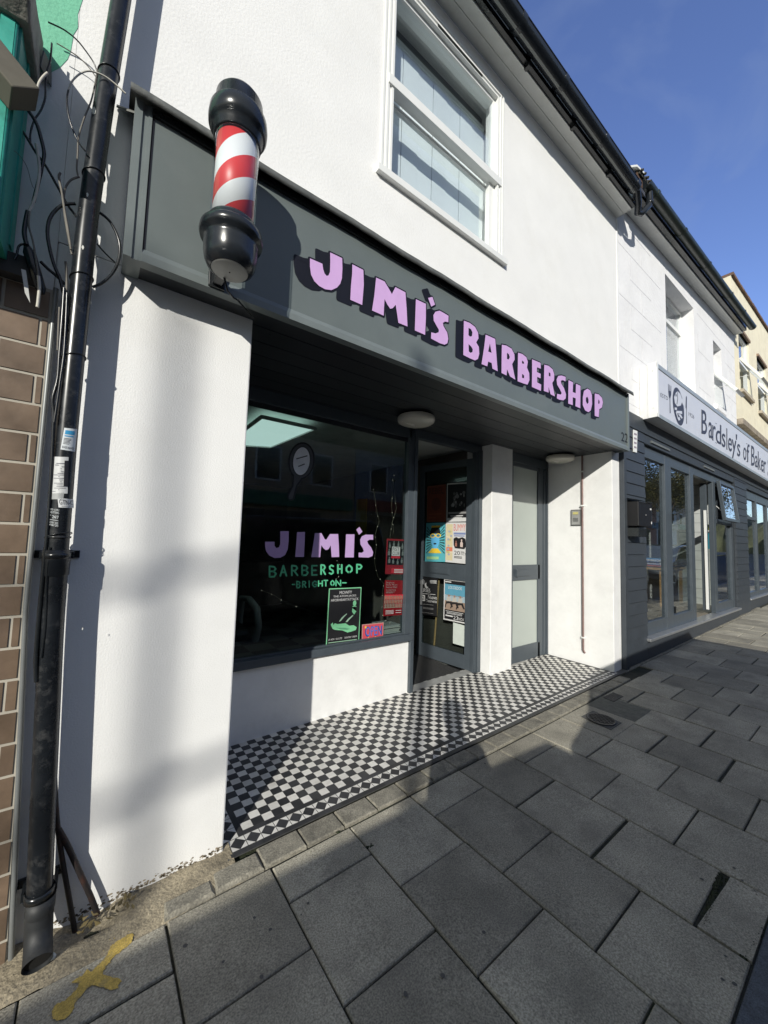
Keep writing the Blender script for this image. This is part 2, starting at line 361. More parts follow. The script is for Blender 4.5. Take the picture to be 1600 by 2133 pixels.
# straight strips
def strip(x0, x1, y0, y1, m, n=1, horiz=True):
    for q in range(n):
        a, b = (x0+(x1-x0)*q/n, x0+(x1-x0)*(q+1)/n) if horiz else (x0, x1)
        c, d = (y0, y1) if horiz else (y0+(y1-y0)*q/n, y0+(y1-y0)*(q+1)/n)
        tl_quad([(a+jg, c+jg), (b-jg, c+jg), (b-jg, d-jg), (a+jg, d-jg)], m, .0004*random.random())
strip(.665, 4.75, .045, YB, tile_b, 28); strip(.60, 4.76, -.064, -.034, tile_b, 28)
strip(.665, .692, YB, .96, tile_b, 7, False); strip(XB1, XB1+.028, YB, .96, tile_b, 7, False)
# diamond bands
def diamonds(x0, x1, y0, y1, n, horiz=True):
    for q in range(n):
        if horiz:
            a, b = x0+(x1-x0)*q/n, x0+(x1-x0)*(q+1)/n; mx, my = (a+b)/2, (y0+y1)/2
            tl_quad([(a+.001, my), (mx, y0+.001), (b-.001, my), (mx, y1-.001)], tile_b, .0004)
            for s1, s2 in ((y0, 1), (y1, -1)):
                tl_quad([(a+.0015, s1+s2*.001), (mx-.0015, s1+s2*.001), (a+.0015, my-s2*.0015)][::s2], tile_w, .0003)
                tl_quad([(b-.0015, s1+s2*.001), (b-.0015, my-s2*.0015), (mx+.0015, s1+s2*.001)][::s2], tile_w, .0003)
        else:
            a, b = y0+(y1-y0)*q/n, y0+(y1-y0)*(q+1)/n; my, mx = (a+b)/2, (x0+x1)/2
            tl_quad([(x0+.001, my), (mx, a+.001), (x1-.001, my), (mx, b-.001)], tile_b, .0004)
            for s1, s2 in ((x0, 1), (x1, -1)):
                tl_quad([(s1+s2*.001, a+.0015), (mx-s2*.0015, a+.0015), (s1+s2*.001, my-.0015)][::s2], tile_w, .0003)
                tl_quad([(s1+s2*.001, b-.0015), (s1+s2*.001, my+.0015), (mx-s2*.0015, b-.0015)][::s2], tile_w, .0003)
diamonds(.612, 4.76, -.033, .044, 56); diamonds(.585, .664, .045, .96, 12, False)
o = ft.build('tiled_floor', grout); tag(o, kind='structure')

# ================================================================== BARBER SHOP BUILDING
shop = thing('barber_shop_building', 'white rendered two storey shop building with recessed dark shopfront', 'building', (2.4, 0, 0))
wl = MB(); wx0, wx1, wz0, wz1 = 1.335, 2.655, 3.90, 5.47
ZW = ZS+.035; wl.box(-.19, wx0, 0, .3, ZW, ZE); wl.box(wx1, XE, 0, .3, ZW, ZE); wl.box(wx0, wx1, 0, .3, ZW, wz0); wl.box(wx0, wx1, 0, .3, wz1, ZE)
wl.build('upper_wall', render_w, shop)
b = MB(); b.box(-.19, XP, 0, 1.0, -.05, ZS+.034); b.build('left_pier', render_p, shop, bevel=.008)
b = MB(); b.box(XP-.05, 2.480, YW+.012, 1.1, 0, .545); b.build('stall_riser', render_s, shop, bevel=.004)
b = MB(); b.box(3.508, 3.892, .735, 1.1, .03, ZS+.01); b.build('pillar', render_s, shop, bevel=.006)
b = MB(); b.box(XR, XE-.012, .0, 1.1, .03, ZS+.034); b.build('right_pier', render_s, shop, bevel=.006)
b = MB(); b.box(XE-.01, XE+.012, -.008, .02, 3.2, ZE-.02); b.build('corner_strip', upvc, shop)
# soffit boards with screw heads
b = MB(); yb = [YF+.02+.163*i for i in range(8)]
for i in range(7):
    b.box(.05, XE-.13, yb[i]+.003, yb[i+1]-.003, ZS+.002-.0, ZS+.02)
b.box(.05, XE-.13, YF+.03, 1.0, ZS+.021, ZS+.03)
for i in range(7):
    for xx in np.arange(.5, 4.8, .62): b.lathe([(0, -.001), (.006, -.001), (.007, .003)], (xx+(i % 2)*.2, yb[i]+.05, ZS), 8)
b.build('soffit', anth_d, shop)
# roof slope, verge and eaves
b = MB(); b.prism([(-.3, -.30, ZE+.10), (XE+.05, -.30, ZE+.10), (XE+.05, 3.4, ZE+2.6), (-.3, 3.4, ZE+2.6)], (0, 0, .05)); b.build('roof', mat('slate_roof', (.05, .05, .055), .6, var=.3, scale=9, bump=.6, bscale=10), shop)
b = MB()
b.box(-.3, XE-.01, -.085, -.002, ZE, ZE+.014); b.box(-.3, XE-.01, -.165, -.090, ZE, ZE+.014); b.box(-.3, XE-.01, -.09, -.084, ZE+.006, ZE+.014)
b.box(-.3, XE-.01, -.178, -.167, ZE-.012, ZE+.10); b.box(XE-.012, XE-.004, -.178, .0, ZE-.004, ZE+.11); b.build('eaves_soffit', upvc_s, shop)
b = MB(); b.box(-.3, XE+.0, -.215, -.18, ZE+.005, ZE+.06)  # black strip paints the shade behind the gutter, with brackets along it
for xx in np.arange(.35, 4.9, .78): b.box(xx, xx+.03, -.225, -.178, ZE-.03, ZE+.1)
b.build('eaves_shade_strip', black, shop)
def gutter(mb, x0, x1, zf, yc, r=.062, joints=()):
    n = 14
    for rr in (r,):
        a0, a1 = math.pi, 2*math.pi; v = []
        for xx in (x0, x1):
            for k_ in range(n+1):
                a = a0+(a1-a0)*k_/n; v.append((xx, yc+rr*math.cos(a), zf(xx)+rr*math.sin(a)))
            for k_ in range(n, -1, -1):
                a = a0+(a1-a0)*k_/n; v.append((xx, yc+(rr-.004)*math.cos(a), zf(xx)+(rr-.004)*math.sin(a)))
        N = 2*(n+1); mb.add(v, [(i, i+1, N+i+1, N+i) for i in range(N-1)]+[(N-1, 0, N, 2*N-1)], None, True)
    for xx in joints:
        v = []; rr = r+.006
        for x_ in (xx-.028, xx+.028):
            for k_ in range(n+1):
                a = math.pi*.97+(math.pi*1.06)*k_/n; v.append((x_, yc+rr*math.cos(a), zf(x_)+rr*math.sin(a)))
        N = n+1; mb.add(v, [(i, i+1, N+i+1, N+i) for i in range(N-1)], None, True)
        mb.add([v[i] for i in range(N)]+[(p[0], yc+(p[1]-yc)*.9, p[2]) for p in v[:N]], [(i, i+1, N+i+1, N+i) for i in range(N-1)])
b = MB(); gutter(b, -.3, XE-.20, lambda x: ZE+.075, -.285, .066, [2.45, 3.1, 3.9, 4.7]); b.tube([(-.3, -.285-.066, ZE+.078), (XE-.2, -.285-.066, ZE+.078)], .005, 6)
b.build('gutter', blackg, shop)
b = MB(); b.box(-.3, XE-.22, -.290, -.270, ZE+.004, ZE+.010); b.build('gutter_underside_strip', mat('dusty_grey_strip', (.2, .21, .2), .6), shop)
# upstairs window
wn = MB()
def frame(mb, x0, x1, z0, z1, t, y0, y1, m=None, bot=True):
    mb.box(x0, x0+t, y0, y1, z0, z1, m); mb.box(x1-t, x1, y0, y1, z0, z1, m); mb.box(x0+t, x1-t, y0, y1, z1-t, z1, m)
    if bot: mb.box(x0+t, x1-t, y0, y1, z0, z0+t, m)
X0, X1, Z0, Z1 = wx0+.002, wx1-.002, wz0+.002, wz1-.002
for i, (t, y) in enumerate([(.018, -.012), (.018, -.003), (.018, -.013), (.018, -.004), (.02, -.012)]):
    a = sum([.018, .018, .018, .018][:i]); frame(wn, X0+a, X1-a, Z0+.03, Z1-a, t, y, .12, None, False)
wn.box(X0-.03, X1+.03, -.035, .1, Z0-.02, Z0+.03)
wn_o = wn.build('upstairs_window', upvc, shop, bevel=.002)
ix0, ix1 = X0+.092, X1-.092
s1 = MB(); zr = 4.60; frame(s1, ix0, ix1, zr, Z1-.092, .028, .02, .055); s1.box(ix0-.05, ix1+.05, -.022, .05, zr-.035, zr+.035)
s1.build('upper_sash', upvc, wn_o, bevel=.002)
s2 = MB(); frame(s2, ix0, ix1, Z0+.03, zr-.035, .03, .06, .09); s2.box(ix1-.07, ix1, .02, .06, Z0+.03, zr-.035); s2.build('lower_sash', upvc, wn_o, bevel=.002)
v1 = MB(); v1.box(1.82, 2.34, -.018, .0, Z1-.082, Z1-.068); v1.build('trickle_vent', black, wn_o)
g1 = MB(); g1.box(ix0+.028, ix1-.028, .036, .040, zr+.03, Z1-.11); g1.build('pane', upglass, wn_o); g1 = MB(); g1.box(ix0+.03, ix1-.07, .072, .076, Z0+.06, zr-.05); g1.build('pane', upglass, wn_o)
bl = MB(); random.seed(4)
for q in range(8): bl.box(wx0+.02+q*.162, wx0+.02+q*.162+.158, .21+.004*(q % 2), .214+.004*(q % 2), Z0, Z1-.16)
bl.box(wx0+.02, wx1-.02, .20, .23, Z1-.17, Z1-.13)
bl.build('vertical_blind', mat('pale_blue_blind', (.78, .83, .83), .7, var=.03, island=.02), wn_o)
b = MB(); b.box(wx0, wx1, .24, .26, wz0, wz1); b.build('room_backing', mat('dim_room_wall', (.16, .18, .2), .8), wn_o)

# shop window: frame, glass, painted lettering
sw = MB(); yw0, yw1 = YW-.012, YW+.06
zb, zg0, zg1 = .545, .617, 2.50
sw.box(.56, 2.497, yw0-.02, yw1+.03, zb, zg0-.012); sw.box(.56, 2.475, yw0+.018, yw1, zg0-.012, zg0)
sw.box(.56, 2.44, yw0, yw1, 2.50, ZS)
sw.box(.56, .60, yw0, yw1, zb, ZS)
sw.box(2.405, 2.497, yw0, yw1, zg0-.012, ZS)
sw.box(2.475, 2.515, yw0-.01, yw1+.02, .04, ZS-.002)
sw.box(2.515, 3.508, yw0, yw1, 2.52, ZS)
sw_o = sw.build('shop_window', anth, shop, bevel=.003)
sg = MB(); YG = YW+.03; sg.box(.60, 2.405, YG, YG+.004, zg0, 2.50); sg.build('glass', shopglass, sw_o)
tb = MB(); tb.box(.56, 2.405, YG-.012, YG-.006, 2.46, 2.502); tb.build('glazing_bead', anth_d, sw_o)
def P5(o, s): return lambda a, b: (o[0]+a/s, o[1]+b/s)
c7 = P5((540, 1060), 5.0)
def onY(fn, Y): return lambda a, b: at(*fn(a, b), 'y', Y)
gl = [
 [(220,232),(308,232),(307,330),(298,420),(270,480),(220,508),(160,512),(105,485),(72,440),(62,390),(62,342),(160,342),(160,385),(180,408),(205,400),(218,370)],
 [(395,242),(477,240),(475,330),(466,500),(375,500),(385,380)],
 [(580,252),(648,252),(685,318),(700,320),(738,262),(822,262),(830,380),(833,500),(755,503),(745,380),(722,420),(695,430),(670,410),(648,378),(640,440),(635,503),(543,502),(560,390)],
 [(905,265),(993,265),(985,505),(893,505),(900,390)],
 [(1012,215),(1045,188),(1075,238),(1040,270)],
 [(1187,270),(1187,322),(1150,320),(1125,335),(1135,365),(1165,400),(1187,450),(1180,490),(1140,507),(1036,503),(1036,455),(1070,458),(1090,440),(1080,410),(1055,370),(1052,320),(1070,285),(1110,268)]]
for l in gl:
    b = MB(); b.poly([l], onY(c7, YG-.0015)); b.build('lilac_letter', mat('lilac_window_paint', (.50, .34, .62), .5, var=.05), sw_o)
gpt = mat('green_window_paint', (.10, .50, .27), .5, var=.05)
GLY = {'B': [[(0,0),(0,1),(.7,.95),(.95,.75),(.6,.53),(0,.52)],[(.6,.53),(1,.3),(.7,.02),(0,0)]], 'A': [[(0,0),(.5,1),(1,0)],[(.2,.35),(.8,.35)]],
 'R': [[(0,0),(0,1),(.7,.97),(.95,.75),(.6,.5),(0,.48)],[(.4,.48),(1,0)]], 'E': [[(1,1),(0,1),(0,0),(1,0)],[(0,.5),(.8,.5)]],
 'S': [[(.95,.9),(.5,1),(.1,.85),(.15,.6),(.85,.4),(.9,.15),(.5,0),(.05,.1)]], 'H': [[(0,0),(0,1)],[(1,0),(1,1)],[(0,.5),(1,.5)]],
 'O': [[(.5,0),(.05,.3),(.05,.7),(.5,1),(.95,.7),(.95,.3),(.5,0)]], 'P': [[(0,0),(0,1),(.7,.97),(1,.75),(.7,.5),(0,.47)]], 'I': [[(.5,0),(.5,1)]],
 'G': [[(.95,.85),(.5,1),(.05,.7),(.05,.3),(.5,0),(.95,.15),(.95,.45),(.55,.45)]], 'T': [[(0,1),(1,1)],[(.5,1),(.5,0)]], 'N': [[(0,0),(0,1),(1,0),(1,1)]], '-': [[(0,.5),(1,.5)]]}
def strokes(mb, ch, x0, y0, x1, y1, wpx, fn, depth=0, m=None):
    for st in GLY[ch]:
        P = [(x0+a*(x1-x0), y1+b_*(y0-y1)) for a, b_ in st]
        for i in range(len(P)-1):
            (ax, ay), (bx, by) = P[i], P[i+1]; L_ = math.hypot(bx-ax, by-ay); nx_, ny_ = -(by-ay)/L_*wpx/2, (bx-ax)/L_*wpx/2
            mb.poly([[(ax+nx_, ay+ny_), (bx+nx_, by+ny_), (bx-nx_, by-ny_), (ax-nx_, ay-ny_)]], fn, m)
        for (px, py) in P: mb.poly([[(px+wpx/2*math.cos(t*math.pi/4), py+wpx/2*math.sin(t*math.pi/4)) for t in range(8)]], lambda a, b_, f=fn: f(a, b_)+np.array((0, -.0003, 0)), m)
b = MB()
for ch, bx in zip('BARBERSHOP', [(108,598,176,708),(220,592,284,697),(340,592,400,692),(447,590,508,692),(550,592,600,688),(645,585,688,680),(730,588,774,678),(820,583,860,668),(906,587,968,667),(1018,580,1068,665)]):
    b = MB(); strokes(b, ch, *bx, 17, onY(c7, YG-.0016)); b.build('green_letter', gpt, sw_o)
for ch, bx in zip('-BRIGHTON-', [(345,775,368,800),(392,756,426,822),(453,755,487,817),(512,752,530,815),(555,752,598,812),(618,750,657,804),(675,745,713,803),(745,747,782,800),(800,744,848,800),(868,765,905,775)]):
    b = MB(); strokes(b, ch, *bx, 13, onY(c7, YG-.0016)); b.build('green_letter', gpt, sw_o)
# painted hand mirror
b = MB(); c5b = P5((480, 780), 3.0189)
def ell(cx, cy, rx, ry, n=28, rot=0): return [(cx+rx*math.cos(t)*math.cos(rot)-ry*math.sin(t)*math.sin(rot), cy+rx*math.cos(t)*math.sin(rot)+ry*math.sin(t)*math.cos(rot)) for t in [2*math.pi*i/n for i in range(n)]]
hb = mat('black_window_paint', (.012, .013, .015), .5)
hg_ = mat('grey_window_paint', (.07, .075, .08), .5); hw = mat('white_window_paint', (.86, .87, .9), .5)
b.poly([ell(447, 543, 84, 118, rot=.12)], onY(c5b, YG-.001), hb); b.poly([[(390,630),(470,640),(425,700),(400,790),(372,795),(355,770),(385,700)]], onY(c5b, YG-.0012), hb)
b.poly([ell(447, 543, 74, 108, rot=.12)], onY(c5b, YG-.0018), hg_); b.poly([[(400,630),(450,645),(412,700),(392,780),(370,785),(366,765),(398,700)]], onY(c5b, YG-.002), hg_)
b.poly([ell(447, 545, 56, 92, rot=.12)], onY(c5b, YG-.0026), hb); b.poly([ell(447, 545, 52, 88, rot=.12)], onY(c5b, YG-.0032), hw)
for l in ([(414,528),(484,508),(485,514),(416,534)], [(426,576),(466,560),(468,566),(428,581)]): b.poly([l], onY(c5b, YG-.0038), hb)
b.build('painted_hand_mirror', None, sw_o)

# shop door: open inward, leaf at a right angle
dh = np.array([3.438, .946]); dd = np.array([-.0983, .9952]); dn = np.array([-dd[1], dd[0]])   # along leaf, outward (towards -x)
def leaf(s, n, z): return (dh[0]+dd[0]*s+dn[0]*n, dh[1]+dd[1]*s+dn[1]*n, z)
def lbox(mb, s0, s1, z0, z1, n0, n1, m=None):
    mb.prism([leaf(s0, n0, z0), leaf(s1, n0, z0), leaf(s1, n0, z1), leaf(s0, n0, z1)], (*(dn*(n1-n0)), 0), m)
d = MB(); LW = .80
lbox(d, 0, .075, .07, 2.46, -.02, .02); lbox(d, LW-.075, LW, .07, 2.46, -.02, .02); lbox(d, .075, LW-.075, .07, .225, -.02, .02); lbox(d, .075, LW-.075, 1.045, 1.232, -.02, .02); lbox(d, .075, LW-.075, 2.38, 2.46, -.02, .02)
door = d.build('shop_door', anth, shop, bevel=.003)
d = MB(); lbox(d, .075, LW-.075, .225, 1.045, -.003, .003); d.build('glass', shopglass, door); d = MB(); lbox(d, .075, LW-.075, 1.232, 2.38, -.003, .003); d.build('glass', shopglass, door)
d = MB(); lbox(d, .30, .60, 1.10, 1.17, .021, .03); lbox(d, .31, .59, 1.11, 1.16, .03, .034); d.build('letterbox', anth, door, bevel=.002)
d = MB(); lbox(d, .68, .76, .95, 1.0, .02, .05); lbox(d, .69, .71, .7, 1.0, .05, .065); d.build('handle', alu, door)
# jambs and threshold
d = MB(); d.box(3.425, 3.507, YW-.01, YW+.045, .06, ZS); d.box(3.45, 3.505, YW-.025, YW-.012, .06, 2.55); d.box(3.41, 3.424, YW+.0, YW+.05, .06, ZS)
d.build('door_frame', anth, shop, bevel=.003)
d = MB(); d.add([(2.516, .872, .053), (3.5, .872, .069), (3.5, 1.0, .072), (2.516, 1.0, .056), (2.516, .872, .03), (3.5, .872, .03), (3.5, 1.0, .03), (2.516, 1.0, .03)], [(0, 1, 2, 3), (4, 5, 1, 0)]); d.build('threshold', mat('worn_concrete_sill', (.33, .33, .32), .6, var=.15, scale=12), shop)
# side door with frosted panels
d = MB(); xa, xb = 3.893, 4.757
d.box(xb-.085, xb-.03, YD-.005, YD+.07, .075, 2.46); d.box(xa, xa+.11, YD-.005, YD+.07, .075, 2.46)
d.box(4.0, 4.60, YD+.005, YD+.05, .08, .262); d.box(4.0, 4.60, YD+.005, YD+.05, 1.05, 1.235); d.box(4.0, 4.60, YD+.005, YD+.05, 2.44, 2.55); d.box(4.555, 4.68, YD+.005, YD+.05, .08, 2.52); d.box(xa, 4.012, YD+.005, YD+.05, .08, 2.52)
d.box(xa, xb, YD-.008, YD+.08, 2.49, ZS); d.box(xb-.032, xb, YD-.02, YD+.08, .07, ZS)
sd = d.build('side_door', anth, shop, bevel=.003)
d = MB(); d.box(4.0, 4.57, YD+.02, YD+.03, .25, 1.06); d.build('frosted_pane', frost, sd); d = MB(); d.box(4.0, 4.57, YD+.02, YD+.03, 1.22, 2.46); d.build('frosted_pane', frost, sd)
d = MB(); d.box(4.06, 4.36, YD-.006, YD+.006, 1.10, 1.18); d.box(4.06, 4.09, YD-.02, YD-.005, 1.095, 1.185); d.build('letterbox', anth, sd, bevel=.003)
d = MB(); d.box(3.893, 4.758, YD-.035, YD+.05, .03, .082); d.build('side_door_sill', mat('pale_sill', (.42, .41, .38), .6, var=.15), shop, bevel=.004)
# interior room
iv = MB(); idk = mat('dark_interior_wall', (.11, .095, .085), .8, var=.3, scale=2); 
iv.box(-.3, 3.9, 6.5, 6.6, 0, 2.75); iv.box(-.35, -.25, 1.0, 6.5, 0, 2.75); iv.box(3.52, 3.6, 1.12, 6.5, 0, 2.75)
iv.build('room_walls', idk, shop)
iv = MB(); iv.box(-.3, 3.55, .96, 6.5, 2.60, 2.68, mat('room_ceiling_paint', (.5, .52, .5), .8)); iv.build('room_ceiling', None, shop)
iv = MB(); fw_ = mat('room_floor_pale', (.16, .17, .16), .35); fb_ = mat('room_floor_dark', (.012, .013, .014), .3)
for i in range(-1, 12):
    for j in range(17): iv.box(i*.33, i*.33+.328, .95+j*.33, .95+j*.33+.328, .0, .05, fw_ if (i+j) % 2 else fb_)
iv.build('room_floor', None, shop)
iv = MB(); iv.add([(2.53, 1.0, .056), (3.37, 1.0, .062), (3.37, 1.75, .062), (2.53, 1.75, .056)], [(0, 1, 2, 3)]); iv.build('door_mat', mat('grey_coir_mat', (.035, .035, .036), .95, var=.3, scale=60, bump=1, bscale=200, fine=.5, fscale=220), shop)
# panel of light in the ceiling
lp = thing('ceiling_light_panel', 'glowing pale green square panel in the barber shop ceiling', 'light', (1.35, 1.8, 2.55))
q = [at(*c, 'z', 2.52) for c in [(505, 940), (545, 868), (658, 893), (565, 931)]]
b = MB(); b.add([q[1], q[2], q[3], at(470, 925, 'z', 2.52)], [(3, 2, 1, 0)]); b.build('diffuser', emis('pale_green_glow', (.50, .66, .62), 1.0), lp)
b = MB()
qq = [q[1], q[2], q[3], at(470, 925, 'z', 2.52)]
for i in range(4): b.beam(qq[i], qq[(i+1) % 4], .02, .03)
b.build('rim', upvc_s, lp)

# ================================================================== SHOP SIGN
sign = thing('shop_sign', "long grey painted fascia board with lilac JIMI'S BARBERSHOP lettering", 'sign', (2.4, YF, ZS))
XS0, XS1 = .017, 4.86
b = MB(); b.box(XS0+.065, XS1-.03, YF+.012, -.002, ZS+.055, ZT-.02); b.build('board', fasc, sign)
b = MB()
for x0_, x1_ in ((XS0, XS0+.028), (XS0+.028, XS0+.048), (XS0+.048, XS0+.062)):
    yy = {XS0: YF, XS0+.028: YF+.008, XS0+.048: YF+.004}[x0_]; b.box(x0_, x1_, yy, -.003, ZS-.005, ZT)
b.box(XS1-.035, XS1, YF, -.003, ZS-.005, ZT)
b.box(XS0+.062, XS1-.035, YF, YF+.05, ZS-.005, ZS+.028); b.prism([(XS0+.062, YF+.002, ZS+.028), (XS0+.062, YF+.012, ZS+.055), (XS0+.062, YF+.05, ZS+.055), (XS0+.062, YF+.05, ZS+.028)], (XS1-.035-XS0-.062, 0, 0))
b.build('frame', fasc_t, sign, fix=True)
b = MB(); b.box(XS0+.064, XS0+.071, YF+.009, YF+.0115, ZS+.055, ZT-.04); b.build('board_joint', navy, sign)
# lead capping, slightly wavy
b = MB(); n = 70; random.seed(12); vv = []
for i in range(n+1):
    x = XS0-.02+(XS1+.06-XS0)*i/n; wv = .0025*math.sin(i*.55)+random.uniform(-.0012, .0012); sag = 0
    vv += [(x, .004, ZT+.075+wv*.4), (x, YF-.03, ZT+.022+wv), (x, YF-.038, ZT-.022+wv*1.5), (x, YF-.028, ZT-.018+wv*1.5), (x, YF-.02, ZT+.012+wv)]
b.add(vv, [(i*5+j, i*5+j+1, (i+1)*5+j+1, (i+1)*5+j) for i in range(n) for j in range(4)], None, True)
b.add(vv[:5], [(0, 1, 2, 3, 4)]); b.add(vv[-5:], [(4, 3, 2, 1, 0)])
b.build('capping', lead, sign)
b = MB(); b.box(XS0+.06, XS1-.02, YF-.004, YF+.03, ZT-.035, ZT-.008); b.build('drip_batten', black, sign)
b = MB(); b.prism([(-.045, -.005, ZT+.05), (XS0+.02, -.005, ZT+.06), (XS0+.02, -.10, ZT-.02), (-.045, -.04, ZT+.01)], (0, 0, .008)); b.build('end_flashing', lead, sign)
cA = P5((600, 520), 4.4444); cB = P5((940, 640), 4.2105)
LA = [
 [[(387,30),(498,83),(500,180),(495,270),(480,320),(450,355),(400,378),(340,370),(285,340),(240,295),(210,235),(200,160),(200,85),(315,135),(322,185),(335,225),(355,248),(372,242),(385,210),(388,120)]],
 [[(592,140),(694,192),(698,330),(683,515),(573,467),(580,330),(590,230)]],
 [[(812,262),(890,298),(930,365),(958,415),(990,350),(1083,398),(1095,560),(1102,714),(1018,680),(1005,590),(993,513),(965,545),(942,550),(915,510),(890,460),(885,540),(882,614),(774,566),(795,430)]],
 [[(1180,462),(1273,505),(1272,640),(1265,792),(1170,750),(1175,600)]],
 [[(1293,450),(1333,440),(1357,512),(1322,530)]],
 [[(1482,615),(1480,675),(1450,668),(1430,680),(1435,710),(1470,770),(1480,830),(1470,870),(1445,882),(1400,868),(1320,825),(1322,768),(1360,778),(1390,768),(1393,745),(1370,705),(1345,660),(1342,610),(1360,578),(1400,568),(1440,590)]]]
LB = [
 [[(107,120),(160,140),(205,175),(232,225),(235,275),(215,310),(238,350),(242,410),(230,455),(205,468),(160,450),(102,420),(104,270)],[(148,182),(170,195),(182,222),(178,255),(160,260),(147,245)],[(148,325),(170,345),(185,370),(182,395),(165,402),(150,390)]],
 [[(298,242),(382,280),(403,563),(358,540),(350,490),(320,478),(312,520),(262,500),(285,350)],[(335,320),(350,402),(320,390)]],
 [[(440,330),(480,338),(525,365),(550,415),(552,460),(530,500),(558,637),(512,608),(485,545),(482,600),(437,578),(438,450)],[(485,400),(502,415),(510,440),(500,460),(485,455)]],
 [[(582,400),(620,412),(655,440),(668,480),(660,530),(680,580),(682,640),(665,680),(635,672),(578,650),(580,520)],[(617,468),(632,480),(635,498),(617,495)],[(618,585),(635,600),(635,625),(617,620)]],
 [[(705,458),(780,490),(782,540),(748,528),(748,570),(780,585),(780,625),(750,612),(750,660),(785,680),(783,735),(703,700),(705,580)]],
 [[(812,505),(850,515),(885,545),(900,590),(898,640),(882,665),(905,783),(868,765),(850,700),(850,750),(808,735),(810,620)],[(852,570),(866,582),(866,608),(852,605)]],
 [[(1000,612),(998,652),(975,640),(958,645),(960,668),(985,710),(1003,765),(1000,800),(980,818),(945,812),(922,800),(925,760),(955,768),(965,755),(950,722),(925,680),(920,635),(935,603),(965,600)]],
 [[(1025,640),(1065,660),(1062,745),(1088,755),(1090,672),(1130,690),(1128,888),(1085,868),(1088,800),(1062,790),(1062,860),(1022,845),(1023,740)]],
 [[(1190,715),(1215,730),(1230,770),(1232,850),(1220,905),(1200,922),(1170,905),(1150,860),(1150,790),(1160,735)],[(1190,785),(1200,810),(1200,838),(1188,850),(1177,825),(1178,795)]],
 [[(1255,757),(1290,765),(1318,795),(1327,835),(1318,880),(1295,895),(1290,965),(1255,953),(1254,860)],[(1287,810),(1297,822),(1297,845),(1285,848)]]]
YB_ = YF+.012
pk = MB(); nv = MB(); shd = [0]
def letter(loops, fn, offs, ow):
    L3 = [[np.array(fn(a, b_)) for a, b_ in l] for l in loops]
    L2 = [[(p[0], p[2]) for p in l] for l in L3]
    pk = MB(); nv = MB(); pk.poly(L2, lambda a, b_: (a, YB_-.0045, b_))
    # drop shadow: outline swept down-left, with round pen edge
    shd[0] += 1; jit = -.0006-.00005*shd[0]
    ol = L2[0]; n = len(ol)
    nv.poly([ol], lambda a, b_: (a, YB_+jit-.0012, b_)); nv.poly([ol], lambda a, b_: (a+offs[0], YB_+jit, b_+offs[1]))
    for i in range(n):
        a, b_ = ol[i], ol[(i+1) % n]; jj = jit-.00003*(i+1)
        nv.add([(a[0], YB_+jj, a[1]), (b_[0], YB_+jj, b_[1]), (b_[0]+offs[0], YB_+jj, b_[1]+offs[1]), (a[0]+offs[0], YB_+jj, a[1]+offs[1])], [(0, 1, 2, 3)])
        for ox, oz in ((0, 0), offs):
            L_ = math.hypot(b_[0]-a[0], b_[1]-a[1])+1e-9; px, pz = -(b_[1]-a[1])/L_*ow, (b_[0]-a[0])/L_*ow; j2 = jj-.0008
            nv.add([(a[0]+px+ox, YB_+j2, a[1]+pz+oz), (b_[0]+px+ox, YB_+j2, b_[1]+pz+oz), (b_[0]-px+ox, YB_+j2, b_[1]-pz+oz), (a[0]-px+ox, YB_+j2, a[1]-pz+oz)], [(0, 1, 2, 3)])
            nv.add([(a[0]+ox+ow*math.cos(t*math.pi/4), YB_+j2-.0003, a[1]+oz+ow*math.sin(t*math.pi/4)) for t in range(8)], [tuple(range(8))])
    po = pk.build('letter', pink, sign); nv.build('letter_shadow', navy, po)
fA = lambda a, b_: at(*cA(a, b_), 'y', YB_); fB = lambda a, b_: at(*cB(a, b_), 'y', YB_)
for i, l in enumerate(LA): letter(l, fA, (-.078, -.026) if i != 4 else (-.045, .03), .011)
for l in LB: letter(l, fB, (-.070, -.030), .011)
b = MB(); put_text(b, '22', [at(*cB(x, y), 'y', YB_) for x, y in [(1490,1093),(1546,1112),(1549,1192),(1490,1170)]], navy, (0, -.002, 0)); b.build('house_number', None, sign)

# ================================================================== BARBER POLE
PX, PY = .365, -.375
pole = thing('barber_pole', 'red and white striped barber pole with glossy black caps', 'barber pole', (PX, PY, 2.45))
c0 = (PX, PY, 0)
b = MB(); b.lathe([(r_*.965, 2.95+(z_-2.95)*.955) for r_, z_ in [(0, 3.335), (.05, 3.332), (.08, 3.322), (.095, 3.30), (.099, 3.25), (.105, 3.243), (.116, 3.225), (.119, 3.195), (.117, 3.17), (.108, 3.155), (.101, 3.15), (.101, 3.135), (.096, 3.13), (.096, 3.115), (.091, 3.11), (.085, 3.11)]], c0, 48); b.build('top_cap', blackg, pole)
b = MB(); b.lathe([(r_*.985, 2.95+(z_-2.95)*.955) for r_, z_ in [(.085, 2.745), (.092, 2.745), (.097, 2.735), (.097, 2.722), (.108, 2.715), (.121, 2.70), (.123, 2.682), (.119, 2.666), (.104, 2.66), (.104, 2.64), (.103, 2.60), (.098, 2.572), (.088, 2.55), (.072, 2.538)]], c0, 48); b.build('bottom_cap', blackg, pole)
b = MB(); b.lathe([(.0695, 2.557), (.066, 2.553), (0, 2.551)], c0, 40); b.lathe([(0, 2.550), (.003, 2.550), (.003, 2.552)], c0, 8, black); b.build('base_plate', mat('pale_grey_plastic', (.38, .38, .36), .6, var=.1, scale=14), pole)
sm_ = bpy.data.materials.new('red_white_spiral'); sm_.use_nodes = True; nt_ = sm_.node_tree; Lk = nt_.links.new; bs = nt_.nodes['Principled BSDF']; bs.inputs['Roughness'].default_value = .4
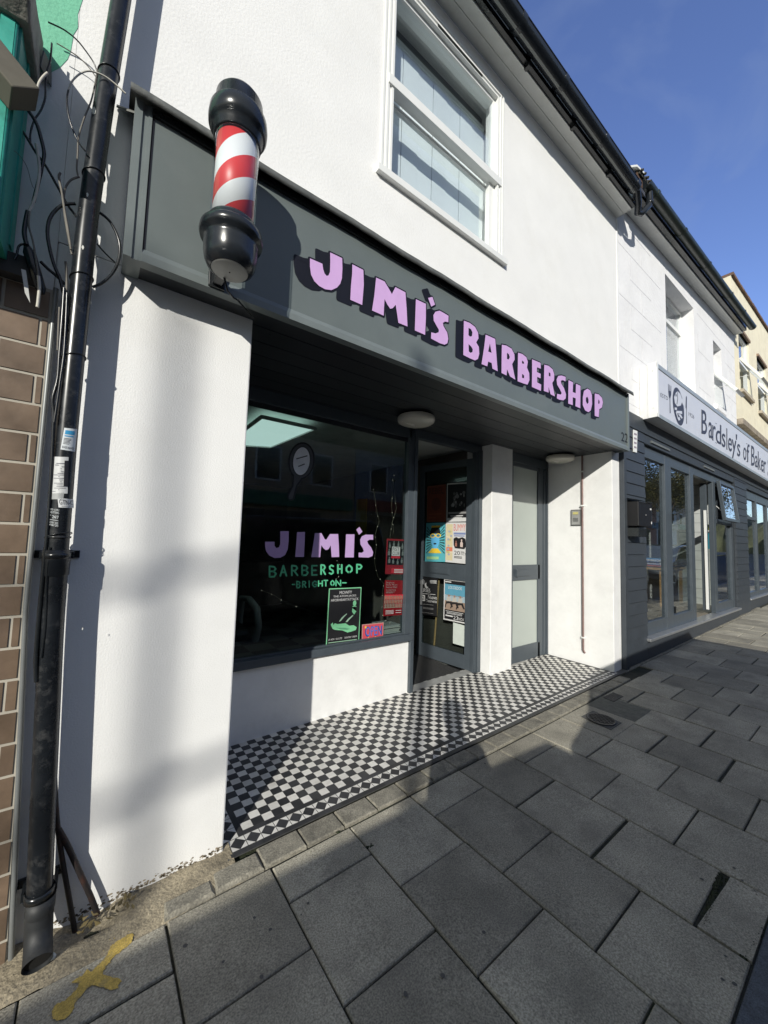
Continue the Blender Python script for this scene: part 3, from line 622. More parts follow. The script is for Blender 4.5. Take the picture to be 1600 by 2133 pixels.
tc = _n(nt_, 'ShaderNodeTexCoord'); sx = _n(nt_, 'ShaderNodeSeparateXYZ'); Lk(tc.outputs['Object'], sx.inputs[0])
an = _n(nt_, 'ShaderNodeMath', operation='ARCTAN2'); Lk(sx.outputs['Y'], an.inputs[0]); Lk(sx.outputs['X'], an.inputs[1])
dv = _n(nt_, 'ShaderNodeMath', operation='DIVIDE'); Lk(an.outputs[0], dv.inputs[0]); dv.inputs[1].default_value = 2*math.pi
zm = _n(nt_, 'ShaderNodeMath', operation='MULTIPLY'); Lk(sx.outputs['Z'], zm.inputs[0]); zm.inputs[1].default_value = 5.3
d2 = _n(nt_, 'ShaderNodeMath', operation='MULTIPLY'); Lk(dv.outputs[0], d2.inputs[0]); d2.inputs[1].default_value = 2.0
sb = _n(nt_, 'ShaderNodeMath', operation='SUBTRACT'); Lk(zm.outputs[0], sb.inputs[0]); Lk(d2.outputs[0], sb.inputs[1])
ph = _n(nt_, 'ShaderNodeMath', operation='ADD'); Lk(sb.outputs[0], ph.inputs[0]); ph.inputs[1].default_value = .12
fr = _n(nt_, 'ShaderNodeMath', operation='FRACT'); Lk(ph.outputs[0], fr.inputs[0]); gt = _n(nt_, 'ShaderNodeMath', operation='GREATER_THAN'); Lk(fr.outputs[0], gt.inputs[0]); gt.inputs[1].default_value = .5
mxx = _n(nt_, 'ShaderNodeMix', data_type='RGBA'); Lk(gt.outputs[0], mxx.inputs['Factor']); mxx.inputs['A'].default_value = (.68, .045, .05, 1); mxx.inputs['B'].default_value = (.82, .82, .85, 1); Lk(mxx.outputs['Result'], bs.inputs['Base Color'])
b = MB(); b.lathe([(0, 3.115), (.078, 3.115), (.078, 2.745), (0, 2.745)], c0, 64); b.build('striped_cylinder', sm_, pole)
b = MB(); b.lathe([(.0865, 3.12), (.0865, 2.745)], c0, 64); b.build('clear_sleeve', clearg, pole)
b = MB(); b.box(PX-.02, PX+.02, PY+.07, YF-.013, 3.20, 3.26); b.box(PX-.035, PX+.035, YF-.013, YF+.012, 3.17, 3.262); b.build('bracket', black, pole, bevel=.003)
b = MB(); b.box(PX-.02, PX+.02, PY+.07, YF-.013, 2.61, 2.66); b.box(PX-.035, PX+.035, YF-.013, YF+.012, 2.60, 2.69); b.build('bracket', black, pole, bevel=.003)
b = MB(); b.tube([(PX-.01, PY+.05, 2.56), (PX+.01, PY+.06, 2.51), (PX+.05, -.25, 2.53), (PX+.09, -.17, 2.575), (PX+.2, -.05, 2.585)], .0045, 8); b.build('power_lead', black, pole)

# ================================================================== LAMPS under the soffit
def bulkhead(cx, cy, r, label):
    t = thing('bulkhead_lamp', label, 'lamp', (cx, cy, ZS), 'round lamps under the soffit')
    b = MB(); b.lathe([(0, -.004), (r*.9, -.004), (r*.93, -.02)], (cx, cy, ZS), 40); b.build('base', black, t)
    b = MB(); b.lathe([(r*.96, -.018), (r, -.026), (r*1.0, -.045), (r*.97, -.062), (r*.86, -.075), (r*.84, -.075), (r*.78, -.08), (r*.45, -.087), (0, -.088)], (cx, cy, ZS), 48); b.build('diffuser', mat('cream_opal_plastic', (.56, .54, .47), .25, var=.03), t)
bulkhead(2.20, .555, .165, 'round cream lamp under the soffit above the shop window')
bulkhead(4.53, .50, .165, 'round cream lamp under the soffit nearest the intercom')
# intercom
ic = thing('intercom', 'small silver door intercom panel on white wall beside conduit', 'intercom', (XR, .43, 1.83))
q = [at(*c, 'x', XR-.014) for c in [(1189, 1062), (1210, 1064), (1209, 1097), (1188, 1095)]]; ya, yb_ = q[0][1], q[1][1]; z0, z1 = q[3][2], q[0][2]
b = MB(); b.box(XR-.016, XR-.001, min(ya, yb_), max(ya, yb_), z0, z1); b.build('case', mat('dark_grey_case', (.10, .10, .10), .5), ic, bevel=.004)
b = MB(); b.box(XR-.02, XR-.015, min(ya, yb_)+.012, max(ya, yb_)-.012, z0+.012, z1-.012); b.build('panel', mat('brushed_panel', (.42, .42, .41), .4, metal=.4), ic)
b = MB(); b.box(XR-.024, XR-.019, min(ya, yb_)+.03, max(ya, yb_)-.03, z1-.06, z1-.03); b.build('call_button', mat('yellowed_label', (.55, .5, .2), .4), ic)
b = MB()
for k_ in range(5): b.box(XR-.022, XR-.0195, min(ya, yb_)+.03, max(ya, yb_)-.03, z0+.05+k_*.01, z0+.054+k_*.01)
b.build('speaker_grille', black, ic)
cp = thing('conduit_pipe', 'thin brown pipe running down the white recess wall', 'pipe', (XR, .34, .23))
b = MB(); b.tube([(XR-.018, .335, ZS), (XR-.018, .335, 2.46), (XR-.018, .335, .26), (XR-.014, .33, .235), (XR, .325, .22)], .011, 12); b.build('pipe', mat('brown_painted_pipe', (.20, .13, .12), .5, var=.2, scale=20), cp)
for z_ in (1.98, .40, 2.4):
    b = MB(); b.box(XR-.034, XR, .318, .352, z_-.008, z_+.008); b.box(XR-.006, XR, .30, .37, z_-.009, z_+.009); b.build('pipe_clip', upvc, cp)

# ================================================================== POSTERS
def poster(name, label, quad, els, paper, nrm, wh, cat='poster', group='posters on the shop glass'):
    """flat sheet; els in poster units 0..1 (x right, y up); nrm = outward step"""
    tl, tr, br, bl = [np.array(q_, float) for q_ in quad]; nrm = np.array(nrm, float)
    def f(x, y, k): return (bl*(1-x)+br*x)*(1-y)+(tl*(1-x)+tr*x)*y+nrm*k
    mb = MB(); c_ = [f(0, 0, 0), f(1, 0, 0), f(1, 1, 0), f(0, 1, 0)]; d_ = [f(0, 0, -.0012), f(1, 0, -.0012), f(1, 1, -.0012), f(0, 1, -.0012)]
    pm = flat(paper, .55); mb.add(c_+d_, [(0, 1, 2, 3), (7, 6, 5, 4), (0, 4, 5, 1), (1, 5, 6, 2), (2, 6, 7, 3), (3, 7, 4, 0)], pm)
    for i, e in enumerate(els):
        k_ = .0005+.00012*i; m = flat(e[-1], .55)
        if e[0] == 'r': _, x0, y0, x1, y1, _c = e; mb.add([f(x0, y0, k_), f(x1, y0, k_), f(x1, y1, k_), f(x0, y1, k_)], [(0, 1, 2, 3)], m)
        elif e[0] == 't': _, s_, x0, y0, x1, y1, _c = e; put_text(mb, s_, [f(x0, y1, k_), f(x1, y1, k_), f(x1, y0, k_), f(x0, y0, k_)], m)
        elif e[0] == 'p': mb.poly([e[1]], lambda a, b_: f(a, b_, k_), m)
        elif e[0] == 'e': _, cx, cy, rx, ry, _c = e; mb.poly([ell(cx, cy, rx, ry, 16)], lambda a, b_: f(a, b_, k_), m)
    o = mb.build(name); tag(o, label, cat, group); return o
def person_fig(cx, cy, h, c): # generic bust
    return [('e', cx, cy+h*.38, h*.13, h*.12, c), ('p', [(cx-h*.24, cy-h*.3), (cx+h*.24, cy-h*.3), (cx+h*.26, cy+h*.1), (cx+h*.1, cy+h*.26), (cx-h*.1, cy+h*.26), (cx-h*.26, cy+h*.1)], c)]
YP = YG+.007; NW = (0, -1, 0)
K_, W_, R_ = (.012, .012, .014), (.62, .62, .62), (.55, .03, .05)
def pq(fn, pts, Y=YP): return [at(*fn(a, b_), 'y', Y) for a, b_ in pts]
els = [('r', .06, .26, .93, .95, K_)]
for cx, cy, h in [(.17,.80,.20),(.38,.84,.20),(.62,.84,.20),(.84,.78,.20),(.14,.6,.24),(.88,.6,.22),(.17,.38,.22),(.38,.36,.2),(.62,.34,.2),(.84,.38,.2)]: els += person_fig(cx, cy, h, (.34, .34, .34))
els += [('r', .28, .52, .72, .78, W_), ('t', 'FIST', .32, .66, .68, .76, K_), ('t', 'CLUB', .32, .545, .68, .64, K_), ('r', .26, .45, .74, .51, R_), ('r', .30, .03, .95, .17, R_), ('t', 'EVERY THURSDAY', .45, .125, .93, .155, W_), ('t', 'FROM 7:30 PM', .45, .08, .93, .11, W_), ('t', 'BOOK TICKETS', .45, .035, .93, .065, W_)]
# only writing that can be read in the photograph is kept as words
els = [e for e in els if not (e[0] == 't' and e[1] in ('EVERY THURSDAY', 'FROM 7:30 PM', 'BOOK TICKETS'))]+[('r', .45, y, .93, y+.022, W_) for y in (.04, .08, .12)]
poster('poster', 'red and black FIST CLUB poster with small grey portraits, uppermost in the window', pq(c7, [(1330,310),(1525,318),(1505,682),(1312,678)]), els, R_, NW, 0)
els = [('t', 'Brighton', .08, .90, .5, .955, W_), ('t', 'Early Music', .08, .84, .68, .895, W_), ('t', 'Festival 2024', .08, .78, .66, .83, W_), ('t', 'CONNECTIONS', .08, .705, .6, .74, W_), ('r', .08, .665, .55, .675, W_), ('r', .08, .64, .45, .65, W_), ('r', 0.02, .22, .98, .57, (.75, .6, .5))]
for r_ in range(3):
    for k_ in range(12): els += [('e', .06+k_*.08, .30+r_*.12+.035, .026, .03, R_), ('r', .04+k_*.08, .235+r_*.12, .08+k_*.08, .30+r_*.12, (.5, .08, .06))]
els += [('r', .08, y, .5, y+.008, W_) for y in (.15, .12, .09, .06)]+[('r', .6, y, .9, y+.01, W_) for y in (.14, .08)]
poster('poster', 'red Brighton Early Music Festival poster with rows of cream arches in the window', pq(c7, [(1310,742),(1503,745),(1490,1105),(1290,1118)]), els, (.58, .02, .03), NW, 0)
GN = (.20, .55, .30)
els = [('r', .025, .018, .975, .982, K_), ('t', 'MOWFY', .32, .89, .70, .945, W_), ('t', 'THE ATOM JACKS', .14, .825, .84, .87, W_), ('t', 'HFORHEARTATTACK', .08, .765, .92, .81, W_),
 ('e', .80, .71, .055, .052, GN), ('p', [(.74, .66), (.86, .66), (.87, .56), (.80, .50), (.73, .56)], GN), ('p', [(.70, .64), (.92, .64), (.95, .50), (.86, .44), (.87, .56), (.84, .65)], (.02, .02, .02)),
 ('p', [(.34, .40), (.42, .47), (.56, .535), (.58, .525), (.50, .48), (.40, .41)], (.35, .55, .40)), ('p', [(.54, .38), (.62, .44), (.76, .50), (.78, .485), (.68, .43), (.60, .38)], (.35, .55, .40)),
 ('p', [(.10, .36), (.16, .40), (.18, .35), (.22, .38), (.30, .36), (.55, .36), (.66, .31), (.80, .31), (.90, .27), (.88, .22), (.74, .20), (.62, .19), (.45, .24), (.25, .26), (.17, .28)], GN),
 ('p', [(.25, .30), (.55, .28), (.70, .25), (.60, .24), (.40, .26)], (.10, .30, .17)),
 ('t', '£3 ADV / £5 OTD', .06, .085, .46, .115, W_), ('t', 'DOORS 7:30PM', .54, .088, .92, .118, W_), ('r', .06, .04, .92, .052, (.3, .5, .35))]
c6b = P5((480, 1100), 4.2105)
poster('poster', 'tall black and green MOWFY gig poster standing in the shop window', pq(c6b, [(865,530),(1150,518),(1128,995),(838,1033)], YG-.004), els, GN, NW, 0)
BL_ = (.02, .16, .55); YL = (.8, .55, .05)
els = [('r', .03, .05, .97, .95, (.55, .07, .10)), ('t', 'OPEN', .14, .22, .93, .84, (.005, .03, .15)), ('t', 'OPEN', .165, .26, .90, .82, BL_)]
for cx, cy in ((.16, .82), (.62, .12), (.30, .12)): els.append(('p', [(cx+(.065 if i % 2 == 0 else .028)*math.sin(i*math.pi/5), cy+(.11 if i % 2 == 0 else .045)*math.cos(i*math.pi/5)) for i in range(10)], YL))
poster('open_sign', 'small red OPEN sign with blue letters and yellow stars on the window sill', pq(c7, [(1072,1205),(1297,1182),(1290,1350),(1068,1378)], YG-.004), els, (.45, .25, .22), NW, 0, 'sign', None)
# door posters, inside the open leaf (face towards the street side, -x)
hp = leaf(0, .006, 0)
def lq(fn, pts, n=.006):
    h_ = leaf(0, n, 0); return [atp(*fn(a, b_), h_, (dn[0], dn[1], 0)) for a, b_ in pts]
c8b = P5((860, 980), 6.2714); ND = (dn[0], dn[1], 0)
poster('poster', 'dark rust red poster at the top left of the open shop door', lq(c8b, [(190,205),(432,178),(428,668),(182,672)]), [('r', .05, .04, .95, .96, (.16, .03, .012)), ('t', 'REBEL', .1, .76, .9, .93, (.05, .012, .008)), ('r', .1, .1, .5, .12, (.26, .07, .03)), ('r', .1, .2, .8, .22, (.26, .07, .03)), ('e', .5, .48, .25, .18, (.10, .02, .01))], (.2, .06, .03), ND, 0)
els = [('r', .04, .10, .97, .97, K_)]; random.seed(31)
for _ in range(26): els.append(('e', random.uniform(.25, .85), random.uniform(.38, .75), random.uniform(.02, .07), random.uniform(.02, .05), (random.uniform(.08, .3),)*3))
els += [('r', .1, .20, .95, .25, (.25, .25, .25)), ('r', .2, .14, .8, .16, W_), ('r', .25, .105, .75, .12, W_)]
poster('poster', 'black and white poster at the top right of the open shop door', lq(c8b, [(447,170),(718,155),(714,665),(440,672)]), els, (.6, .6, .6), ND, 0)
TQ = (.10, .42, .48)
els = [('r', .03, .02, .97, .98, TQ)]
for k_ in range(9):
    z_ = .2+k_*.085; els.append(('p', [(.97, z_), (.97, z_+.035), (.68, .38+k_*.04+.012), (.68, .38+k_*.04)], K_)); els.append(('p', [(.05, z_), (.05, z_+.035), (.34, .38+k_*.04+.012), (.34, .38+k_*.04)], K_))
els += [('e', .5, .74, .26, .20, K_), ('p', [(.30, .72), (.72, .72), (.72, .48), (.60, .34), (.44, .34), (.30, .48)], (.12, .45, .75)), ('p', [(.36, .34), (.64, .34), (.84, .22), (.16, .22)], YL), ('e', .38, .67, .14, .055, YL), ('e', .66, .67, .14, .055, YL), ('e', .38, .67, .09, .035, (.05, .2, .3)), ('e', .66, .67, .09, .035, (.05, .2, .3)), ('e', .5, .46, .08, .02, K_), ('t', 'KERFUFFLE', .2, .86, .85, .95, YL), ('r', .1, .06, .7, .13, (.35, .6, .3))]
els = [e for e in els if not (e[0] == 't')]+[('r', .3, .88, .75, .93, YL)]
poster('poster', 'turquoise poster of a blue face in yellow goggles on the shop door', lq(c8b, [(175,688),(425,680),(422,1195),(158,1188)]), els, TQ, ND, 0)
els = [('r', .03, .05, .34, .96, (.62, .55, .35)), ('t', 'BUMMY', .38, .79, .92, .96, (.62, .16, .12)), ('r', .38, .70, .92, .75, (.2, .25, .45)), ('r', .40, .655, .88, .68, (.2, .25, .45)), ('p', [(.38, .60), (.5, .64), (.62, .61), (.78, .64), (.92, .60), (.95, .42), (.88, .35), (.45, .36), (.39, .44)], K_), ('r', .04, .28, .34, .38, (.65, .2, .12))]
els += person_fig(.5, .46, .18, (.35, .16, .12))+person_fig(.75, .47, .24, (.62, .5, .46))
els += [('t', '20', .42, .20, .68, .30, K_), ('t', 'OCT', .72, .205, .97, .255, K_), ('r', .72, .27, .88, .285, K_), ('r', .42, .15, .78, .165, K_), ('r', .42, .12, .78, .135, K_)]
for k_ in range(14): els.append(('e', random.uniform(.07, .3), random.uniform(.08, .92), .05, .025, random.choice([(.5, .45, .2), (.35, .38, .5), (.7, .6, .45)])))
poster('poster', 'white poster with red lettering and the date 20 OCT on the shop door', lq(c8b, [(430,680),(716,678),(706,1222),(425,1195)]), els, W_, ND, 0)
els = [('e', .42, .78, .11, .075, W_), ('e', .50, .81, .10, .07, K_), ('t', 'CURSES', .02, .60, .62, .70, W_), ('t', 'Nuovo', .5, .43, .98, .53, W_), ('t', 'Testamento', .4, .34, .98, .42, W_), ('r', .14, .36, .33, .52, W_), ('t', 'a', .17, .38, .30, .49, K_), ('r', .6, .85, .95, .865, W_), ('r', .6, .88, .95, .895, W_), ('r', .6, .91, .95, .925, W_), ('r', .05, .9, .25, .94, W_), ('r', .15, .55, .9, .562, W_), ('r', .2, .15, .8, .2, (.12, .12, .12)), ('r', .15, .05, .8, .06, (.2, .2, .2)), ('r', .15, .27, .8, .28, (.25, .25, .25))]
poster('poster', 'black CURSES and Nuovo Testamento poster behind the lower door glass', lq(c8b, [(80,1390),(325,1402),(315,1905),(92,1872)]), els, (.014, .014, .014), ND, 0)
els = [('r', .04, .03, .96, .97, K_), ('r', .04, .26, .96, .88, (.10, .30, .42)), ('r', .04, .26, .96, .50, (.30, .22, .17)), ('r', .04, .48, .96, .62, (.32, .42, .48)), ('t', 'LOS DEDOS', .2, .77, .82, .84, W_), ('t', '23', .46, .05, .68, .14, W_), ('t', 'NOV', .70, .05, .93, .12, W_), ('r', .1, .10, .44, .13, W_), ('r', .1, .22, .9, .23, W_), ('r', .15, .19, .85, .2, W_), ('r', .15, .165, .85, .175, W_), ('t', 'the rock inn', .06, .915, .36, .95, W_)]
els = [e for e in els if not (e[0] == 't' and e[1].startswith('the'))]+[('r', .06, .92, .34, .945, W_)]
for cx in (.24, .5, .76): els += [('e', cx, .60, .045, .03, (.35, .22, .16)), ('p', [(cx-.1, .46), (cx+.1, .46), (cx+.09, .57), (cx-.09, .57)], (.45, .42, .38)), ('p', [(cx-.12, .46), (cx+.12, .47), (cx+.2, .34), (cx+.14, .33), (cx+.05, .42), (cx-.1, .40), (cx-.14, .30), (cx-.19, .30)], (.02, .018, .018)), ('r', cx-.12, .605, cx+.12, .615, (.2, .12, .08))]
poster('poster', 'blue LOS DEDOS poster dated 23 NOV on the lower door glass', lq(c8b, [(410,1412),(698,1445),(688,2005),(400,1945)]), els, W_, ND, 0)
c1b = P5((840, 900), 3.2)
o = poster('notice_sheet', 'blank pale sheet at the bottom right of the shop door glass', lq(c1b, [(333,1268),(416,1292),(413,1432),(331,1408)]), [], (.55, .6, .56), ND, 0, 'paper', None)
# broom handle behind the door glass
br_ = MB(); br_.tube([leaf(*(lambda p: ((p-np.array([*dh, 0]))[:2]@dd, -.05))(atp(*c1b(240, 965), leaf(0, -.05, 0), (dn[0], dn[1], 0))), atp(*c1b(240, 965), leaf(0, -.05, 0), (dn[0], dn[1], 0))[2]), tuple(atp(*c1b(205, 1440), leaf(0, -.05, 0), (dn[0], dn[1], 0)))], .012, 12)
bo = thing('broom', 'wooden broom handle leaning behind the lower door glass', 'broom', tuple(atp(*c1b(205, 1440), leaf(0, -.05, 0), (dn[0], dn[1], 0))))
br_.build('handle', mat('pale_wood', (.52, .32, .15), .5, var=.15, scale=30), bo)
e_ = atp(*c1b(205, 1440), leaf(0, -.05, 0), (dn[0], dn[1], 0)); b = MB(); b.box(e_[0]-.02, e_[0]+.03, e_[1]-.12, e_[1]+.12, e_[2]-.16, e_[2]-.02); b.build('head', mat('pale_bristle', (.45, .40, .32), .9, bump=1, bscale=150), bo, bevel=.01)
# magazines on the sill
random.seed(8); mg = MB(); x0m, x1m = at(*c7(1297, 1300), 'y', YP)[0], 2.395
for k_ in range(9):
    mg.box(x0m+random.uniform(0, .02), x1m+random.uniform(-.02, 0), YP+.0, YP+.19+random.uniform(-.01, .02), zg0+.004+k_*.0085, zg0+.011+k_*.0085, flat(random.choice([(.6, .6, .58), (.5, .5, .5), (.15, .15, .16), (.65, .63, .58)]), .4))
o = mg.build('magazine_stack'); tag(o, 'stack of pale magazines on the shop window sill beside the OPEN sign', 'magazines')
# string lights hanging inside the window
sg_ = thing('string_lights', 'thin wire string of tiny fairy lights hanging inside the shop window', 'fairy lights', (2.3, YP+.03, 1.2))
lines = [[(778,1020),(783,1060),(791,1085),(781,1115),(783,1135),(781,1170),(787,1200),(798,1216),(797,1240),(796,1270),(797,1290),(812,1296),(817,1302)], [(818,1000),(825,1060),(818,1090),(812,1120)], [(821,990),(815,1050),(819,1080),(820,1112)], [(702,1168),(708,1178),(703,1190),(706,1200),(700,1206)], [(545,1230),(570,1240),(598,1256),(648,1274)]]
wm = MB(); bm_ = MB()
for li, l in enumerate(lines):
    P = [at(u, v, 'y', YP+.03+.01*li) for u, v in l]; Q = []
    for i in range(len(P)-1):
        for t in np.linspace(0, 1, 6)[:-1]: Q.append(P[i]*(1-t)+P[i+1]*t+np.array([.006*math.sin(i*2+t*3), 0, 0]))
    Q.append(P[-1]); wm.tube(Q, .0009, 5)
    for q_ in Q[::4]: bm_.lathe([(0, .003), (.0032, 0), (0, -.003)], q_, 6)
wm.build('wire', mat('copper_wire', (.35, .3, .22), .4, metal=.5), sg_); bm_.build('bulbs', emis('warm_tiny_bulbs', (.9, .82, .65), .8), sg_)['kind'] = 'stuff'
# barber chair deep in the shop
ch = thing('barber_chair', 'dark barber chair with pale rounded arm inside the shop window', 'chair', (1.05, 2.2, .05))
b = MB(); b.lathe([(0, .05), (.30, .05), (.30, .07), (.06, .10), (.05, .42)], (1.05, 2.2, 0), 32); b.build('base', mat('chrome', (.5, .5, .5), .15, metal=1), ch)
b = MB(); b.box(.78, 1.32, 1.92, 2.46, .45, .58); b.build('seat', mat('black_leather', (.015, .015, .016), .4), ch, bevel=.05)
b = MB(); b.prism([(.8, 2.46, .55), (1.3, 2.46, .55), (1.27, 2.62, 1.2), (.83, 2.62, 1.2)], (0, .1, 0)); b.build('backrest', mat('black_leather', (.015, .015, .016), .4), ch, bevel=.04)
for xx in (.74, 1.36):
    b = MB(); b.tube([(xx, 2.5, .5), (xx, 2.45, .8), (xx, 2.2, .82), (xx, 1.95, .76), (xx, 1.88, .6), (xx, 1.95, .45)], .035, 12); b.build('arm', mat('pale_grey_vinyl', (.28, .30, .30), .4), ch)
# counter and shelf things give the interior some depth
ct = thing('barber_counter', 'dark counter with mirror along the back of the barber shop', 'counter', (2.0, 6.2, 0))
b = MB(); b.box(.3, 3.3, 6.0, 6.45, .05, .95); b.build('cabinet', mat('dark_cabinet', (.05, .04, .035), .5), ct)
b = MB(); b.box(.6, 3.0, 6.46, 6.48, 1.1, 2.1); b.build('mirror', mat('mirror', (.4, .42, .42), .08, metal=1), ct)
for (x0_, z0_, c_, lb) in [(3.50, 1.55, (.45, .36, .03), 'yellow picture hanging on the dark wall inside the barber shop')]:
    b = MB(); b.box(x0_, x0_+.018, 3.2, 3.5, z0_, z0_+.6, flat(c_)); o = b.build('picture'); tag(o, lb, 'picture')

# ================================================================== CAFE NEXT DOOR
cafe = thing('cafe_building', 'white ashlar lined building next door with charcoal boarded shopfront', 'building', (7.9, 0, 0))
def ez(x): return 5.84+.0625*(x-5.37)
XC = 10.90
def wall_with_holes(mb, x0, x1, z0, ztop, holes, y0=0, y1=.3):
    xs = sorted({x0, x1, *[h[0] for h in holes], *[h[1] for h in holes]})
    for a, b_ in zip(xs[:-1], xs[1:]):
        hs = sorted([h for h in holes if h[0] <= a+1e-6 and h[1] >= b_-1e-6], key=lambda h: h[2]); z = z0
        for h in hs:
            mb.prism([(a, y0, z), (b_, y0, z), (b_, y0, h[2]), (a, y0, h[2])], (0, y1-y0, 0)); z = h[3]
        mb.prism([(a, y0, z), (b_, y0, z), (b_, y0, ztop(b_)), (a, y0, ztop(a))], (0, y1-y0, 0))
H1 = (6.67, 8.05, 4.05, 5.66); H2 = (9.22, 9.80, 4.22, 5.50)
b = MB(); wall_with_holes(b, XE+.012, XC, 2.9, lambda x: ez(x)+.02, [H1, H2]); b.build('upper_wall', nbwall, cafe)
# ashlar block lines as thin, slightly proud grey strips
b = MB(); random.seed(21); zc = 3.3; r_ = 0
while zc < 6.1:
    segs = []
    x = XE+.05+(.35 if r_ % 2 else 0)
    while x < XC-.1:
        x2 = min(x+.72, XC-.02)
        if not any(h[0]-.02 < x2 and h[1]+.02 > x and h[2] < zc+.04 < h[3]+.05 for h in (H1, H2)) and zc < ez(x)-.1:
            b.box(x, x2, -.0016, .001, zc, zc+.006)
            if zc+.36 < ez(x)-.1 and not any(h[0]-.02 < x+.01 < h[1]+.02 and h[2]-.3 < zc < h[3] for h in (H1, H2)): b.box(x, x+.006, -.0022, .001, zc+.008, zc+.30)
        x += .72
    zc += .335; r_ += 1
b.build('ashlar_lines', mat('ashlar_line_paint', (.60, .60, .62), .8, var=.2), cafe)
b = MB(); b.prism([(XE+.01, -.13, ez(XE)), (XC+.02, -.13, ez(XC)), (XC+.02, -.005, ez(XC)), (XE+.01, -.005, ez(XE))], (0, 0, .015)); b.prism([(XE+.01, -.145, ez(XE)-.005), (XC+.02, -.145, ez(XC)-.005), (XC+.02, -.131, ez(XC)-.005), (XE+.01, -.131, ez(XE)-.005)], (0, 0, .15)); b.build('eaves_soffit', upvc_s, cafe)
b = MB(); b.prism([(XE+.02, -.21, ez(XE)+.02), (XC, -.21, ez(XC)+.02), (XC, -.147, ez(XC)+.02), (XE+.02, -.147, ez(XE)+.02)], (0, 0, .13)); b.build('eaves_shade_strip', black, cafe)  # black filler painting the shaded gap behind the cafe gutter
b = MB(); gutter(b, 5.08, XC+.12, lambda x: ez(x)+.10, -.285, .065, [5.35, 6.4, 7.6, 9.0, 10.0]); b.build('gutter', mat('mossy_black_gutter', (.022, .028, .022), .35, var=.3, stain=(.05, .07, .03), stain_amt=.5, stain_scale=8), cafe)
b = MB(); b.tube([(5.2, -.285, ez(5)+.06), (5.2, -.285, ez(5)-.06), (5.19, -.28, ez(5)-.12), (5.13, -.22, ez(5)-.21), (5.06, -.20, ez(5)-.225), (4.95, -.25, ez(5)-.20), (4.82, -.285, ez(5)-.14)], .036, 14); b.lathe([(.036, -.01), (.041, -.01), (.041, .03), (.036, .03)], (5.2, -.285, ez(5)-.09), 16); b.build('gutter_outlet', blackg, cafe)
b = MB(); random.seed(6)
b.prism([(XE+.02, -.26, ez(XE)+.20), (XC+.05, -.26, ez(XC)+.20), (XC+.05, 3.2, ez(XC)+2.4), (XE+.02, 3.2, ez(XE)+2.4)], (0, 0, .05))
x = 5.0
while x < XC: b.tube([(x, -.29, ez(x)+.225), (x, .3, ez(x)+.60)], .016, 8); x += .085
b.build('roof', mat('mossy_slate', (.05, .048, .04), .85, var=.4, scale=12, bump=.8, bscale=30), cafe)
b = MB(); b.prism([(XE-.06, -.26, ez(XE)+.235), (XE+.13, -.28, ez(XE)+.235), (XE+.13, 1.2, ez(XE)+1.2), (XE-.06, 1.2, ez(XE)+1.2)], (0, 0, .025)); b.box(XE-.05, XE-.02, -.2, .6, ez(XE)-.2, ez(XE)+.24); b.build('verge_board', upvc, cafe)
b = MB(); b.box(XE+.0, XE+.16, -.24, -.16, ez(XE)+.10, ez(XE)+.22); b.build('rotten_eaves_end', mat('rotten_wood', (.10, .055, .03), .9, var=.5, bump=1, bscale=30), cafe)
# windows of the upper storey
def reveal_window(parent, h, openable, yr=.17):
    x0, x1, z0, z1 = h
    b = MB(); frame(b, x0+.002, x1-.002, z0+.0, z1-.002, .055, yr, yr+.06)
    if not openable: b.box(x0+.055, x1-.055, yr+.005, yr+.05, z1-.45, z1-.39)
    wo = b.build('window', upvc, parent, bevel=.002)
    b = MB(); b.box(x0+.05, x1-.05, yr+.028, yr+.032, z0+.05, z1-.05); b.build('pane', upglass, wo)
    b = MB()
    if openable: b.box(x0+.02, x1-.02, yr+.12, yr+.13, z0, z1)
    else:
        for k_ in range(9): b.prism([(x0+.1+k_*.15, yr+.14, z0+.02), (x0+.17+k_*.15, yr+.11, z0+.02), (x0+.17+k_*.15, yr+.11, z1-.1), (x0+.1+k_*.15, yr+.14, z1-.1)], (0.0, .02, 0))
    b.build('curtain', mat('pale_curtain', (.45, .52, .50), .8), wo)
    b = MB(); b.box(x0-.05, x1+.05, -.05, yr, z0-.09, z0-.001); b.build('sill', nbwall, wo, bevel=.006)
    b = MB(); b.box(x0, x1, .27, .29, z0, z1); b.build('room_backing', mat('dim_room_wall', (.16, .18, .2), .8), wo)
    return wo
reveal_window(cafe, H1, False)
w2 = reveal_window(cafe, H2, True)
def casement(parent, x0, x1, zt, zb, y, ang, name='open_casement', m=upvc):
    """top hung sash swung outward"""
    L_ = zt-zb; d = np.array([0, -math.sin(ang), -math.cos(ang)]); n_ = np.array([0, -math.cos(ang), math.sin(ang)])
    P = lambda x, s, k_: np.array([x, y, zt])+d*s+n_*k_
    b = MB(); t = .055
    for xa_, xb_, sa, sb_ in ((x0, x0+t, 0, L_), (x1-t, x1, 0, L_), (x0+t, x1-t, 0, t), (x0+t, x1-t, L_-t, L_)):
        q_ = [P(xa_, sa, 0), P(xb_, sa, 0), P(xb_, sb_, 0), P(xa_, sb_, 0)]; b.prism(q_, n_*.05)
    o = b.build(name, m, parent, bevel=.002)
    b = MB(); b.prism([P(x0+t, t, .02), P(x1-t, t, .02), P(x1-t, L_-t, .02), P(x0+t, L_-t, .02)], n_*.004); b.build('pane', upglass, o)
    b = MB(); b.tube([P(x0+.03, L_*.75, 0), (x0+.03, y+.02, zt-L_*.62)], .005, 6); b.build('stay', upvc, o)
    return o
casement(w2, H2[0]+.03, H2[1]-.03, 5.02, 4.28, .14, .62)
